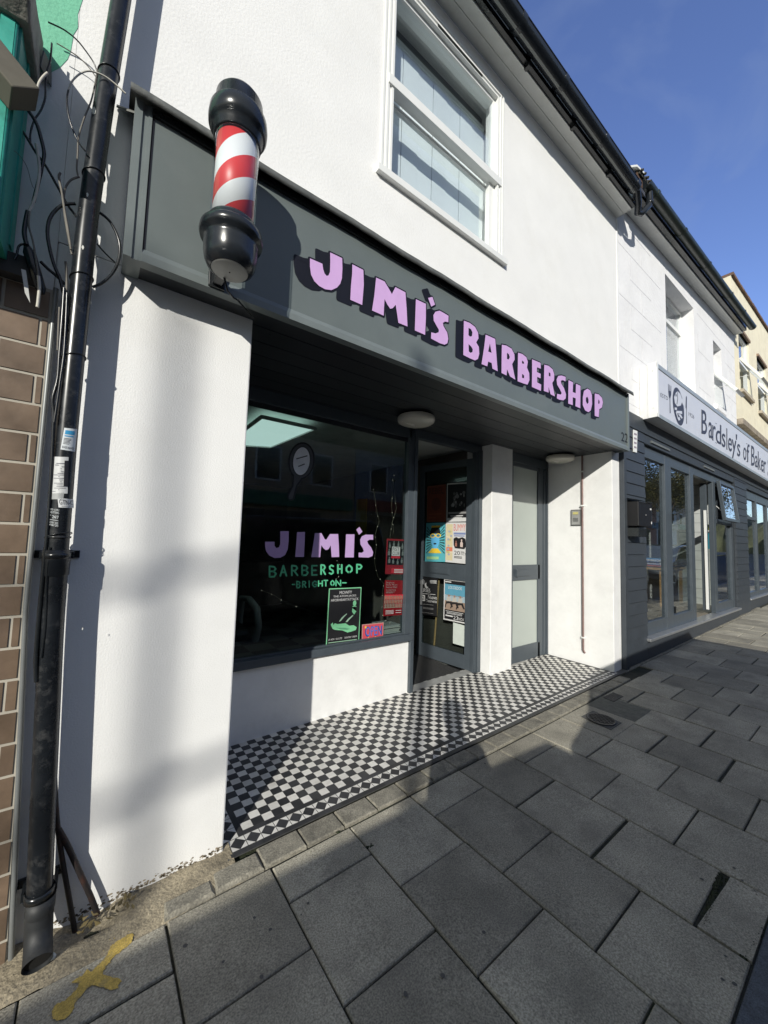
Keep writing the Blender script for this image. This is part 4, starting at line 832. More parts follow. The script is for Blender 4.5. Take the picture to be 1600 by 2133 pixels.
# charcoal shopfront
YB0 = -.012
b = MB(); random.seed(17)
def shiplap(mb, x0, x1, z0, z1, y, h_=.145):
    z = z0
    while z < z1-.01:
        z2 = min(z+h_, z1); mb.prism([(x0, y-.022, z+.004), (x0, y-.012, z2-.002), (x0, y+.02, z2-.002), (x0, y+.02, z+.004)], (x1-x0, 0, 0)); z = z2
shiplap(b, 5.04, 5.66, gz(5.3)+.01, 2.98, YB0); b.box(5.04, 5.655, .0, .2, .1, 2.975); b.build('boarded_pilaster', board, cafe); b = MB(); shiplap(b, 10.36, 11.4, gz(10.8)+.01, 2.98, YB0); b.box(10.365, 11.395, .0, .3, .1, 2.975); 
b.build('boarded_pilaster', board, cafe)
b = MB(); b.box(4.958, 5.04, -.05, .06, gz(5)+.0, 2.98); b.build('corner_post', board, cafe, bevel=.004)
b = MB(); b.box(5.04, 16, -.035, .1, 2.98, 3.17); b.box(5.66, 10.36, -.02, .2, 2.86, 2.98); b.box(11.4, 16, -.02, .2, 2.86, 2.98); b.build('header_board', board, cafe, bevel=.004)
b = MB(); b.box(5.66, 10.36, -.03, .3, gz(5.7)-.1, .315); b.box(11.4, 16, -.0, .3, 0, .42); b.build('plinth', mat('charcoal_painted_plinth', (.045, .052, .062), .55, var=.15, bump=.3), cafe)
b = MB(); b.box(5.64, 10.38, -.07, .1, .315, .35); b.box(11.4, 16, -.05, .1, .42, .45); b.build('sill', alu, cafe, bevel=.006)
sf = MB(); y0, y1 = .02, .09; zt_ = 2.86; zb_ = .35
def vbar(x0, x1): sf.box(x0, x1, y0, y1, zb_, zt_)
vbar(5.66, 5.72); vbar(6.54, 6.80); vbar(7.68, 7.86); vbar(8.98, 9.14); vbar(10.2, 10.36)
for x0_, x1_ in ((5.72, 6.54), (6.80, 7.68), (9.14, 10.2)):
    sf.box(x0_, x1_, y0+.002, y1-.002, zb_, .52); sf.box(x0_, x1_, y0+.002, y1-.002, 2.70, zt_)
sf.box(7.86, 8.98, y0+.002, y1-.002, 2.72, zt_); sf.box(9.14, 10.2, y0+.002, y1-.002, 1.98, 2.06)
for x0_, x1_ in ((11.4, 11.52), (12.6, 12.72), (13.9, 14.02), (15.4, 15.6)): sf.box(x0_, x1_, y0, y1, .45, 2.86)
sf.box(11.52, 15.4, y0+.002, y1-.002, 2.66, 2.86); sf.box(11.52, 15.4, y0+.002, y1-.002, .45, .56); sf.box(11.52, 12.6, y0+.002, y1-.002, 2.2, 2.27)
fr_ = sf.build('shopfront_frame', anth, cafe, bevel=.004)
for x0_, x1_, z0_, z1_ in ((5.72, 6.54, .52, 2.70), (6.80, 7.68, .52, 2.70), (9.14, 10.2, .52, 1.98), (11.52, 12.6, .56, 2.66), (12.72, 13.9, .56, 2.66), (14.02, 15.4, .56, 2.66)):
    b = MB(); b.box(x0_, x1_, .055, .059, z0_, z1_); b.build('glass', nbglass, fr_)
for x0_, x1_ in ((5.9, 6.6), (8.3, 8.9)): b = MB(); b.box(x0_, x1_, -.035, -.02, 2.90, 2.93); b.build('trickle_vent', mat('grey_vent', (.14, .15, .15), .5), fr_)
for z0_ in (1.9, 1.0, .55): b = MB(); b.box(6.81, 6.83, .0, .03, z0_, z0_+.1); b.build('hinge', black, fr_)
casement(fr_, 9.14, 10.2, 2.76, 2.02, .0, .10, 'open_fanlight', anth)
b = MB(); b.box(8.86, 8.96, .10, .18, .40, 2.70); b.box(8.845, 8.86, .09, .13, .42, 2.2, upvc); o = b.build('folded_door', anth, fr_)
# interior of the cafe
b = MB(); wt = mat('white_brick_tiles', (.62, .62, .60), .3, var=.08)
b.box(5.0, 16, 4.2, 4.3, 0, 3.0, mat('cafe_back_wall', (.07, .065, .06), .7, var=.4, scale=2)); b.box(10.36, 10.46, .35, 4.2, 0, 3, wt); b.box(5.0, 5.1, .3, 4.2, 0, 3, idk)
for k_ in range(12): b.box(10.355, 10.361, .35, 4.2, .45+k_*.2, .456+k_*.2, mat('tile_line', (.3, .3, .3)))
b.box(5, 16, .3, 4.2, 2.86, 2.9, mat('cafe_ceiling', (.25, .23, .2), .8)); b.box(5, 16, .15, 4.2, .28, .33, mat('cafe_floor', (.22, .19, .15), .4, var=.2))
b.build('cafe_room', None, cafe)
ck = thing('drinks_cabinet', 'yellow framed display cabinet with red label inside the cafe window', 'cabinet', (5.95, .5, .33))
b = MB(); yl = mat('yellow_cabinet', (.62, .42, .02), .4)
frame(b, 5.8, 6.2, .55, 1.75, .04, .30, .34); b.box(5.8, 6.2, .30, .34, 1.10, 1.14); b.box(5.78, 6.22, .25, .5, .42, .56); b.build('frame', yl, ck)
b = MB(); b.box(5.84, 6.16, .32, .34, .6, 1.1); b.build('red_label', mat('red_label', (.5, .03, .08), .5), ck)
b = MB(); b.box(5.84, 6.16, .345, .5, .56, 1.72); b.build('cabinet_inside', black, ck)
tb_ = thing('cafe_table', 'pale wooden table inside the cafe doorway', 'table', (9.6, 1.2, .33))
b = MB(); b.box(9.0, 10.3, .8, 1.7, 1.05, 1.09); b.build('top', mat('pale_wood', (.52, .32, .15)), tb_)
for xx in (9.05, 10.2):
    for yy in (.85, 1.6): b = MB(); b.box(xx, xx+.05, yy, yy+.05, .33, 1.05); b.build('leg', mat('pale_wood', (.52, .32, .15)), tb_)
random.seed(9); b = MB()
for k_ in range(9): b.box(9.1+random.random()*.2, 9.9+random.random()*.25, .9, 1.5, 1.092+k_*.02, 1.108+k_*.02, flat(random.choice([(.6, .6, .6), (.12, .3, .5), (.55, .12, .1), (.65, .62, .55)])))
tag(b.build('newspaper_stack'), 'stack of newspapers and boxes on the cafe table by the open door', 'newspapers')
bx = MB(); bx.box(9.35, 9.75, .16, .2, 1.5, 1.8, flat((.05, .4, .55))); tag(bx.build('blue_notice'), 'turquoise notice stuck inside the narrow cafe window', 'notice')
bx = MB(); bx.box(9.2, 9.9, .16, .2, 1.86, 1.96, flat((.65, .6, .05))); tag(bx.build('yellow_notice'), 'yellow strip notice stuck inside the narrow cafe window', 'notice')
# cafe sign
cs = thing('cafe_sign', "long white sign box lettered Bardsley's of Baker with fish emblem", 'sign', (5.6, -.19, 3.15))
YS = -.193; q = [at(*c, 'y', YS) for c in [(1366, 756), (1600, 938), (1600, 1004), (1369, 869)]]
X0s = 5.60; sz0 = 3.155; sz1 = 3.86
zt2 = lambda x: sz1+.0088*(x-5.6); zb2 = lambda x: sz0-.002*(x-5.6)
b = MB(); XS9 = 16
b.prism([(X0s, YS+.004, zb2(X0s)), (XS9, YS+.004, zb2(XS9)), (XS9, YS+.004, zt2(XS9)), (X0s, YS+.004, zt2(X0s))], (0, .185, 0)); 
b.build('box', mat('white_sign_box', (.70, .70, .69), .45, var=.06, scale=6, stain=(.5, .42, .3), stain_amt=.4, stain_scale=4), cs)
b = MB(); b.prism([(X0s+.05, YS+.0005, zb2(X0s)+.045), (XS9, YS+.0005, zb2(XS9)+.045), (XS9, YS+.0005, zt2(XS9)-.06), (X0s+.05, YS+.0005, zt2(X0s)-.06)], (0, .004, 0)); b.build('face', mat('pale_lilac_sign_face', (.58, .60, .66), .4, var=.04), cs)
b = MB()
for f0, h_ in ((zb2, .045), (lambda x: zt2(x)-.058, .058)): b.prism([(X0s, YS-.008, f0(X0s)), (XS9, YS-.008, f0(XS9)), (XS9, YS-.008, f0(XS9)+h_), (X0s, YS-.008, f0(X0s)+h_)], (0, .012, 0))
b.build('edge_trim', mat('grey_blue_trim', (.30, .34, .37), .4), cs)
b = MB(); b.box(X0s-.006, X0s+.006, YS-.006, -.10, sz0, sz1+.012); b.box(X0s, X0s+.05, YS-.010, YS+.0, sz0, sz1+.012)
for zz in (sz0+.12, sz1-.1): b.lathe([(0, .006), (.008, .004), (.01, 0)], (X0s-.008, -.16, zz), 8)
b.build('end_cap', upvc, cs)
cS = P5((1320, 740), 5.7143); sgk = mat('dark_sign_ink', (.045, .048, .07), .5)
fS = lambda a, b_: at(*cS(a, b_), 'y', YS-.0005)
b = MB(); face_ = mat('pale_lilac_sign_face', (.58, .60, .66))
b.poly([ell(533, 610, 62, 230, rot=-.13)], fS, sgk)
fU = lambda k_: (lambda a, b_: fS(a, b_)+np.array((0, -.001*k_, 0)))
b.poly([[(505,440),(480,500),(490,570),(520,610),(560,600),(575,560),(590,600),(595,540),(575,520),(555,460),(525,430)]], fU(1), face_)
b.poly([ell(503, 478, 6, 16)], fU(2), sgk); b.poly([[(515,440),(521,440),(526,520),(516,585),(510,580),(520,515)]], fU(2), sgk)
for l in ([(488,620),(515,625),(514,652),(488,648)], [(505,660),(575,665),(578,700),(515,690)], [(500,675),(512,678),(530,740),(522,745)], [(528,700),(560,705),(582,745),(570,755)], [(520,745),(545,735),(555,770),(535,778)]): b.poly([l], fU(1), face_)
# fork and knife
b.poly([[(410,340),(416,342),(420,420),(426,425),(425,350),(431,352),(433,425),(440,430),(441,362),(447,364),(448,470),(440,500),(436,520),(440,690),(430,690),(428,515),(418,490),(413,440)]], fS, sgk)
b.poly([[(620,560),(622,500),(630,483),(634,500),(632,700),(635,815),(627,815),(626,640),(618,620)]], fS, sgk)
b.build('emblem', None, cs); b = MB(); put_text(b, 'ESTD', [fS(320, 445), fS(410, 495), fS(408, 540), fS(320, 492)], sgk); put_text(b, '1926', [fS(655, 675), fS(720, 712), fS(720, 758), fS(655, 718)], sgk)
b.build('lettering', None, cs); b = MB()
def hollow(s_, quad, t):
    a, fs, _ = text_geo(s_); tl, tr, br, bl = quad; n_ = 0
    rr = np.linalg.norm(tr-tl); hh = np.linalg.norm(tl-bl)
    for dx, dz in ((-t, -t), (t, -t), (-t, t), (t, t), (0, -t*1.6), (-t*1.6, 0), (t, 0)):
        n_ += 1; put_text(b, s_, quad, sgk, (dx, -.0003*n_, dz))
def lp_(t, p, q): return p+(q-p)*t
words = [('B', 808, 648, 872, 948, 700), ('a', 893, 790, 935, 995, 0), ('r', 937, 832, 975, 1020, 0), ('d', 978, 808, 1042, 1062, 0), ('s', 1050, 925, 1092, 1100, 0), ('l', 1105, 872, 1113, 1118, 0), ('e', 1125, 975, 1168, 1150, 0), ('y', 1168, 1000, 1222, 1240, 0), ("'", 1216, 940, 1230, 1010, 0), ('s', 1232, 1050, 1268, 1210, 0),
 ('o', 1305, 1090, 1340, 1255, 0), ('f', 1345, 1050, 1378, 1275, 0), ('B', 1400, 1075, 1440, 1320, 0), ('a', 1445, 1190, 1476, 1340, 0), ('k', 1480, 1145, 1512, 1365, 0), ('e', 1516, 1240, 1543, 1390, 0), ('r', 1548, 1260, 1575, 1400, 0), ('S', 1596, 1215, 1650, 1465, 0)]
for ch_, xa_, ya_, xb_, yb2, _ in words:
    b = MB()
    sl_x = .50*(xb_-xa_)*.5
    hollow(ch_, [fS(xa_, ya_+0), fS(xb_, ya_+sl_x*1.6), fS(xb_, yb2), fS(xa_, yb2-sl_x*1.3)], .0018)
    if ch_ in 'Bdlrfk':    # slab serifs
        b.poly([[(xa_-5, yb2-sl_x*1.6-2), (xa_+14, yb2-sl_x*1.2+4), (xa_+14, yb2-sl_x*1.2+10), (xa_-5, yb2-sl_x*1.6+4)]], fS, sgk)
        b.poly([[(xa_-5, ya_-3), (xa_+10, ya_+4), (xa_+10, ya_+12), (xa_-5, ya_+3)]], fS, sgk)
    b.build('letter', None, cs)
# mail box and notices on the boards
mbx = thing('mail_box', 'black metal post box fixed to the charcoal boards', 'post box', (5.25, -.05, 1.75))
b = MB(); b.box(5.03, 5.44, -.17, -.036, 1.74, 2.03); b.build('box', mat('matt_black_metal', (.006, .006, .007), .6, var=.1), mbx, bevel=.008)
b = MB(); b.prism([(5.02, -.185, 2.035), (5.45, -.185, 2.035), (5.45, -.036, 2.075), (5.02, -.036, 2.075)], (0, 0, .008)); b.build('lid', black, mbx)
b = MB(); b.lathe([(0, -.002), (.008, -.002), (.008, .002)], (5.24, -.171, 1.88), 10); b.box(5.38, 5.42, -.172, -.17, 1.95, 1.97); b.box(5.41, 5.43, -.172, -.17, 1.78, 1.81); b.build('lock', upvc, mbx)
b = MB(); b.prism([(5.08, -.15, 1.62), (5.32, -.15, 1.62), (5.40, -.036, 1.62), (5.04, -.036, 1.62)], (0, 0, .1)); b.build('base_bracket', black, mbx)
q = [at(*c, 'y', -.04) for c in [(1320, 895), (1328, 898), (1327, 943), (1320, 941)]]
b = MB(); nq = [np.array(p_) for p_ in q]; b.prism(nq, (0, .008, 0), upvc)
for k_ in range(4):
    t = .18+.2*k_; a_ = nq[0]*(1-t)+nq[3]*t; c_ = nq[1]*(1-t)+nq[2]*t; b.add([a_+(c_-a_)*.1+np.array((0, -.001, .012)), c_+np.array((-.02, -.001, .012)), c_+np.array((-.02, -.001, -.012)), a_+(c_-a_)*.1+np.array((0, -.001, -.012))], [(0, 3, 2, 1)], flat((.3, .25, .3)))
tag(b.build('wall_notice'), 'small white notice on the charcoal boards beside the grey fascia', 'notice')

# ================================================================== CREAM BUILDING
cr = thing('cream_building', 'cream rendered building beyond the cafe with open white casement windows', 'building', (14, 0, 0))
CH1 = (11.40, 12.42, 5.10, 6.52); CH2 = (13.35, 14.45, 5.05, 6.5)
ctop = lambda x: 7.56+.045*(x-10.6)
b = MB(); wall_with_holes(b, XC+.002, 30, 4.32, ctop, [CH1, CH2], .012, .5)
CX0 = 10.6; b.box(CX0+.3, CX0+.31, .5, 5, 6, ctop(CX0)); b.box(XC+.004, XC+.3, .5, 6, 6.2, ctop(CX0)); b.build('upper_wall', cream, cr)
b = MB(); b.box(XC+.004, 30, .02, .5, 2.9, 4.31); b.build('lower_band', cream, cr)
b = MB(); b.box(XC+.02, 30, -.10, .02, 4.20, 4.32); b.build('ledge', mat('weathered_ledge', (.28, .24, .19), .9, var=.4, scale=4, stain=(.12, .1, .08), stain_amt=.6), cr)
b = MB(); x = XC-.0
while x < 30: b.box(x, x+.24, -.035, .5, ctop(x), ctop(x)+.05+random.uniform(0, .02)); x += .25
b.build('parapet_tiles', mat('brown_parapet_tile', (.16, .10, .07), .85, var=.3, island=.2), cr)
for H_ in (CH1, CH2):
    x0, x1, z0, z1 = H_; b = MB(); frame(b, x0, x1, z0, z1, .05, .05, .12); b.box(x0, x1, .045, .12, z0+.72, z0+.80); wo = b.build('window', upvc, cr)
    b = MB(); b.box(x0+.05, x1-.05, .08, .084, z0+.8, z1-.05); b.build('pane', upglass, wo)
    b = MB(); b.box(x0-.06, x1+.06, -.06, .1, z0-.07, z0-.001); b.build('sill', mat('stone_sill', (.42, .37, .30), .9), wo)
    b = MB(); b.box(x0-.02, x1+.02, -.03, .05, z1+.0, z1+.06); b.build('lintel_drip', mat('brown_drip', (.28, .2, .15), .9), wo)
    b = MB(); b.box(x0, x1, .3, .32, z0, z1); b.build('room_backing', mat('dim_room_wall', (.16, .18, .2), .8), wo)
    casement(wo, x0+.04, x1-.04, z0+.74, z0+.06, .03, .55)

# ================================================================== LEFT NEIGHBOUR
lb = thing('green_shop_building', 'shop at the far left with brown tiled wall and peeling turquoise woodwork', 'building', (-1.5, 0, 0))
b = MB(); xr_ = -.165; rowh = .1105; z = -.03; r_ = 0; random.seed(14)
exr = lambda z: -.140-.047*min(max(z, 0)/1.2, 1)
b.prism([(-4, -.045, -.1), (exr(0), -.045, -.1), (exr(.6), -.045, .6), (exr(1.2), -.045, 1.2), (exr(2.4), -.045, 2.41), (-4, -.045, 2.41)], (0, .34, 0), mortar)
while z < 2.40:
    off = 0 if r_ % 2 else .105; x = xr_-.0-((.052) if r_ % 2 else .052)
    edges = [exr(z+.05)-.002]+[(-.214-(.0 if r_ % 2 == 0 else .0))-.21*k_+(0 if r_ % 2 == 0 else -.105) for k_ in range(0, 17)]
    for k_ in range(len(edges)-1):
        if edges[k_]-edges[k_+1] < .01: continue
        b.box(edges[k_+1]+.005, edges[k_]-.005, -.049, -.044, z+.0055, min(z+rowh, 2.405)-.0055, brownt)
    z += rowh; r_ += 1
b.build('tiled_wall', None, lb)
b = MB(); b.tube([(exr(z)+.008, -.045, z) for z in (0, .3, .6, .9, 1.2, 2.42)], .009, 6); b.build('corner_trim', mat('grey_trim', (.2, .21, .21), .4, metal=.3), lb)
b = MB(); b.box(-6, -.191, .0, .3, 2.41, 6); b.build('upper_wall', render_w, lb)
b = MB(); rag = [(-6, 3.2), (-.30, 3.28), (-.262, 3.30), (-.235, 3.345), (-.214, 3.40), (-.207, 3.44), (-.203, 3.52), (-.192, 3.56), (-.196, 3.62), (-.185, 3.70), (-.178, 3.9), (-.17, 4.4), (-.17, 6), (-6, 6)]; b.poly([rag], lambda a, b_: (a, -.0015, b_), None, (0, .0015, 0)); b.build('green_paintwork', green_l, lb)
b = MB(); b.box(-1.6, -.31, -.22, -.007, 2.44, 3.20); b.box(-.36, -.325, -.235, -.2, 2.5, 3.2); b.box(-.345, -.305, -.10, -.06, 2.5, 3.2)
for xx in (-.325, -.345, -.38): b.tube([(xx, -.225, 2.44), (xx, -.225, 3.2)], .009, 8)
b.build('turquoise_console', green_p, lb)
b = MB(); b.prism([(-.285, -.30, 3.24), (-.285, -.30, 3.28), (-.285, -.27, 3.33), (-.285, -.16, 3.35), (-.285, -.01, 3.40), (-.285, -.01, 3.20), (-.285, -.25, 3.20)], (-1.3, 0, 0)); b.build('cornice', greyst, lb, bevel=.008)
b = MB(); b.prism([(-.285, -.05, 3.26), (-.28, -.05, 3.33), (-.262, -.008, 3.33), (-.255, -.008, 3.24)], (.004, 0, 0)); b.build('torn_flashing', lead, lb)
b = MB(); b.beam(at(-40, 95, 'y', -.27), at(52, 208, 'y', -.27), .09, .085, (0, -1, .4)); b.build('weathered_box', mat('grey_brown_timber', (.12, .11, .085), .8, var=.3, scale=6, stain=(.05, .06, .03), stain_amt=.5), lb, bevel=.004)
b = MB(); b.box(-.9, -.335, -.30, -.03, 2.42, 2.66); b.build('dark_shutter_box', mat('black_box', (.006, .006, .006), .5), lb, bevel=.02)
b = MB(); b.box(-.9, -.235, -.10, -.007, 2.40, 2.475); b.build('soffit_rail', mat('dirty_rail', (.05, .05, .05), .8), lb)

# ================================================================== DRAINPIPE
dp = thing('drainpipe', 'tall black drainpipe with stickers on the white wall between the shops', 'drainpipe', (-.072, -.09, .05))
py_ = -.088
def pcx(z): return float(np.interp(z, [0, .18, .5, 1.16, 1.86, 2.7, 3.2, 3.68, 5.5], [-.066, -.068, -.080, -.102, -.108, -.103, -.085, -.060, .03]))
px_ = pcx(.1)
b = MB(); b.tube([(pcx(z), py_, z) for z in np.linspace(1.4, 5.5, 34)], .0335, 32); b.tube([(pcx(z), py_, z) for z in np.linspace(.2, 1.42, 12)], .036, 32); b.build('pipe', pipeb, dp)
b = MB(); b.lathe([(.034, 1.425), (.042, 1.425), (.042, 1.385), (.0405, 1.38), (.0405, 1.335), (.0375, 1.33)], (pcx(1.39), py_, 0), 36); b.lathe([(.037, 1.475), (.0375, 1.475), (.0375, 1.468), (.036, 1.468)], (pcx(1.47), py_, 0), 36); b.build('collar', pipeb, dp)
for zc in (1.405, .225):
    px_ = pcx(zc)-.004; b = MB(); b.box(px_-.073, px_-.035, -.012, -.0, zc-.014, zc+.014); b.box(px_+.04, px_+.068, -.012, 0, zc-.014, zc+.014); b.lathe([(.038, -.012), (.0425, -.012), (.0425, .012), (.038, .012)], (px_+.004, py_, zc), 32); b.box(px_-.045, px_-.035, py_, 0, zc-.012, zc+.012); b.box(px_+.042, px_+.052, py_, 0, zc-.012, zc+.012)
    for xx in (px_-.062, px_+.056): b.lathe([(0, 0), (.004, 0)], (xx, -.013, zc), 8)
    b.build('bracket', black, dp)
px_ = pcx(.1); b = MB(); b.lathe([(.040, .21), (.041, .21), (.041, .165), (.0385, .155)], (px_+.003, py_, 0), 32)
P_ = [(px_+.003, py_, .20), (px_+.003, py_-.0, .13), (px_+.005, py_-.010, .095), (px_+.008, py_-.035, .066), (px_+.010, py_-.062, .054)]
b.tube(P_, .039, 32, cap=False); b.tube([P_[-1], (P_[-1][0]+.001, P_[-1][1]-.014, P_[-1][2]-.006)], [.039, .0405], 32, cap=False)
b.build('shoe', mat('dusty_black_pipe', (.018, .020, .022), .6, var=.3, scale=18, stain=(.07, .07, .065), stain_amt=.6, stain_scale=15), dp)
b = MB(); b.tube([P_[2], P_[3], (px_+.010, py_-.066, .053)], .0375, 24, None); b.build('shoe_opening', mat('pipe_inside_shade', (.002, .002, .002), .9), dp)  # solid black plug paints the shade inside the pipe end
def on_pipe(u, v, r=.0343):  # point of the pipe front surface seen at a pixel
    d = ray(u, v); px_ = pcx(at(u, v, 'y', py_-.03)[2]); ox, oy = CAM[0]-px_, CAM[1]-py_; A = d[0]**2+d[1]**2; B_ = ox*d[0]+oy*d[1]; C_ = ox*ox+oy*oy-r*r; D_ = B_*B_-A*C_
    t = (-B_-math.sqrt(max(D_, 0)))/A; return CAM+t*d
def sticker(nm, corners, c, els=()):
    b = MB(); tl, tr, br, bl = corners; n_ = 10
    def f(x, y, r): u = (bl[0]*(1-x)+br[0]*x)*(1-y)+(tl[0]*(1-x)+tr[0]*x)*y; v = (bl[1]*(1-x)+br[1]*x)*(1-y)+(tl[1]*(1-x)+tr[1]*x)*y; return on_pipe(u, v, r)
    def patch(x0, y0, x1, y1, col, r):
        vs = [f(x0+(x1-x0)*i/n_, y, r) for y in (y0, y1) for i in range(n_+1)]; b.add(vs, [(i, i+1, n_+2+i, n_+1+i) for i in range(n_)], flat(col, .4), True)
    patch(0, 0, 1, 1, c, .0348)
    for k_, e in enumerate(els):
        if e[0] == 'r': patch(*e[1:5], e[5], .0352+.0001*k_)
        else:
            a, fs, _ = text_geo(e[1]); b.add([f(e[2]+x*(e[4]-e[2]), e[3]+y*(e[5]-e[3]), .0356) for x, y in a], fs, flat(e[6], .4))
    b.build(nm, None, dp)
random.seed(3)
SW = (.62, .66, .68); SK = (.03, .03, .04)
sticker('sticker', [(134, 891), (161, 894), (156, 941), (126, 936)], SW, [('r', .12, .72, .85, .9, (.05, .30, .55)), ('r', .12, .62, .8, .67, (.05, .30, .55))]+[('r', .1, .28+k_*.06, .45+random.random()*.3, .30+k_*.06, SK) for k_ in range(5)]+[('t', '01425 664 400', .08, .08, .92, .18, SK)])
sticker('sticker', [(111, 951), (143, 952), (141, 1028), (104, 1028)], (.55, .56, .56), [('r', .1+random.random()*.5, .05+k_*.045, .3+random.random()*.6, .065+k_*.045, (.15, .15, .18)) for k_ in range(18)]+[('r', .75, .2, 1.02, .9, (.02, .02, .025))])
sticker('sticker', [(105, 1028), (134, 1026), (132, 1040), (104, 1040)], (.32, .33, .33))
sticker('sticker', [(120, 1037), (153, 1040), (154, 1058), (122, 1057)], (.66, .67, .67), [('t', 'GTN-C', .08, .32, .98, .86, SK), ('r', .2, .1, .98, .14, (.3, .3, .3))])
sticker('sticker', [(101, 1058), (124, 1060), (122, 1099), (98, 1094)], (.012, .013, .015), [('t', 'LTD (UK)', .05, .86, .98, .98, SW), ('t', 'SHUTTERS', .05, .72, .98, .83, SW), ('t', '24/7', .4, .45, .95, .62, SW), ('t', '703 051 502', .02, .16, .95, .27, SW), ('t', '224 067 291', .02, .02, .95, .13, SW), ('r', .05, .6, .3, .62, SW), ('r', .05, .35, .95, .37, SW)])
for u, v, s in ((196, 231, 9), (182, 405, 5), (173, 515, 5), (172, 1310, 3), (190, 630, 3)):
    b = MB(); c_ = on_pipe(u, v, .0345); cs_ = [on_pipe(u+s*.5*math.cos(t)*random.uniform(.6, 1.2), v+s*math.sin(t)*random.uniform(.6, 1.2), .0346) for t in np.linspace(0, 6.28, 9)[:-1]]; b.add(cs_, [tuple(range(8))]); b.build('paint_splash', flat((.6, .6, .56)), dp)

# ================================================================== CABLES
cb = thing('cable_tangle', 'loose black and white cables looped and tied around the drainpipe', 'cables', (-.12, -.06, 2.6))
def smooth(P, k=5):
    P = [np.array(p) for p in P]; Q = []
    for i in range(len(P)-1):
        p0, p1, p2, p3 = P[max(i-1, 0)], P[i], P[i+1], P[min(i+2, len(P)-1)]
        for t in np.linspace(0, 1, k+1)[:-1]:
            Q.append(.5*((2*p1)+(-p0+p2)*t+(2*p0-5*p1+4*p2-p3)*t*t+(-p0+3*p1-3*p2+p3)*t**3))
    Q.append(P[-1]); return Q
def cable(px, Y, r, m):
    Ys = Y if hasattr(Y, '__len__') else [Y]*len(px)
    b = MB(); b.tube(smooth([at(u, v, 'y', y) for (u, v), y in zip(px, Ys)]), r, 8); b.build('cable', m, cb)
cbk = black; cwh = mat('dirty_white_cable', (.5, .48, .42), .6, var=.2, scale=30); cgr = mat('grey_cable', (.16, .15, .13), .7, var=.3, scale=30)
cable([(100,46),(120,55),(138,65),(160,83),(178,105),(195,130),(202,148)], -.05, .0028, cbk)
cable([(262,195),(240,175),(220,160),(200,151),(182,148),(165,155),(150,170),(143,188)], -.13, .003, cwh)
cable([(143,188),(140,205),(142,235),(150,265),(163,295),(178,315)], -.13, .003, cbk)
cable([(203,146),(199,170),(190,210),(176,245),(164,285),(162,320),(160,350),(163,368)], -.10, .0028, cgr)
cable([(108,90),(105,125),(98,150),(95,180),(94,205),(85,230),(72,250),(64,275),(63,300)], -.05, .0032, cbk)
cable([(118,90),(140,103),(165,120),(185,140),(200,160),(206,165)], -.04, .002, cgr)
cable([(55,225),(75,255),(86,290),(92,320),(88,345),(80,380),(70,420)], -.10, .006, cbk)
cable([(36,258),(55,285),(75,318),(95,345),(118,385),(140,425),(160,452)], -.08, .0045, cbk)
cable([(75,300),(80,330),(82,360),(76,400),(68,425),(60,440)], -.13, .0045, cwh)
cable([(99,152),(90,160),(82,172),(78,185)], -.22, .004, cwh)
cable([(62,440),(60,470),(68,500),(76,545),(80,575),(81,600)], -.14, .003, cgr)
cable([(80,575),(82,600),(80,625),(78,640)], -.15, .005, cwh)
cable([(58,440),(52,470),(51,490),(56,510)], -.13, .007, cbk)
cable([(157,424),(135,426),(118,436),(104,455),(99,480),(102,510),(112,550),(125,580),(132,610)], -.10, .0058, cbk)
cable([(208,443),(228,460),(243,487),(250,515),(246,545),(232,572),(212,590),(193,598)], -.06, .0055, cbk)
cable([(85,545),(100,560),(118,575),(135,592)], -.09, .0055, cbk)
cable([(202,508),(220,528),(240,547)], -.03, .003, cbk)
cable([(165,368),(148,375),(137,390),(133,410),(134,440),(142,490),(150,530)], -.10, .0035, cgr)
cable([(126,360),(123,370),(129,400),(135,440),(142,480),(148,520)], -.11, .004, cgr)
cable([(55,300-300+507),(40,512),(35,530),(30,540)], -.12, .0035, cbk)
cable([(0,308),(15,309),(35,318),(55,345),(65,380),(70,392)], -.16, .001, cgr)
# long cables down beside the pipe
cable([(134,600),(130,660),(124,740),(120,790),(110,830),(112,860),(111,900),(106,1000),(100,1090),(96,1140)], -.11, .0055, cbk)
cable([(140,610),(137,680),(133,740),(126,790),(119,840),(113,880)], -.12, .004, cbk)
cable([(124,640),(122,680),(120,730)], -.13, .003, cgr)
cable([(96,1140),(90,1200),(84,1260),(78,1330),(75,1380),(76,1420)], -.11, .007, cbk)
cable([(104,1140),(98,1200),(95,1300),(86,1370)], -.12, .0045, cbk)
cable([(137,545),(139,580),(138,640),(134,700)], -.10, .004, cgr)
for v_, r_ in ((138, .036), (368, .036), (757, .036), (1117, .038), (590, .036)):
    c_ = at(200, v_, 'y', py_); px_ = pcx(c_[2]); b = MB(); b.tube([(px_+r_*math.cos(a), py_+r_*math.sin(a), c_[2]+.012*math.cos(a+.6)) for a in np.linspace(0, 6.283, 25)], .0022, 6); b.build('cable_tie', black, cb)
b = MB(); b.tube([at(56, 512, 'y', -.12), at(62, 528, 'y', -.12), at(84, 600, 'y', -.11), at(88, 612, 'y', -.11)], [.009, .019, .017, .008], 12); b.build('cable_joint', black, cb)
b = MB(); b.add([at(44, 560, 'y', -.15), at(54, 563, 'y', -.15), at(60, 600, 'y', -.14), at(63, 631, 'y', -.15), at(52, 610, 'y', -.15)], [(0, 1, 2, 3, 4)]); b.build('paper_tag', flat((.5, .5, .48)), cb)
gp = thing('ground_pipes', 'two thin black service pipes slanting into the broken cement by the drainpipe', 'pipes', (.12, -.03, .04))
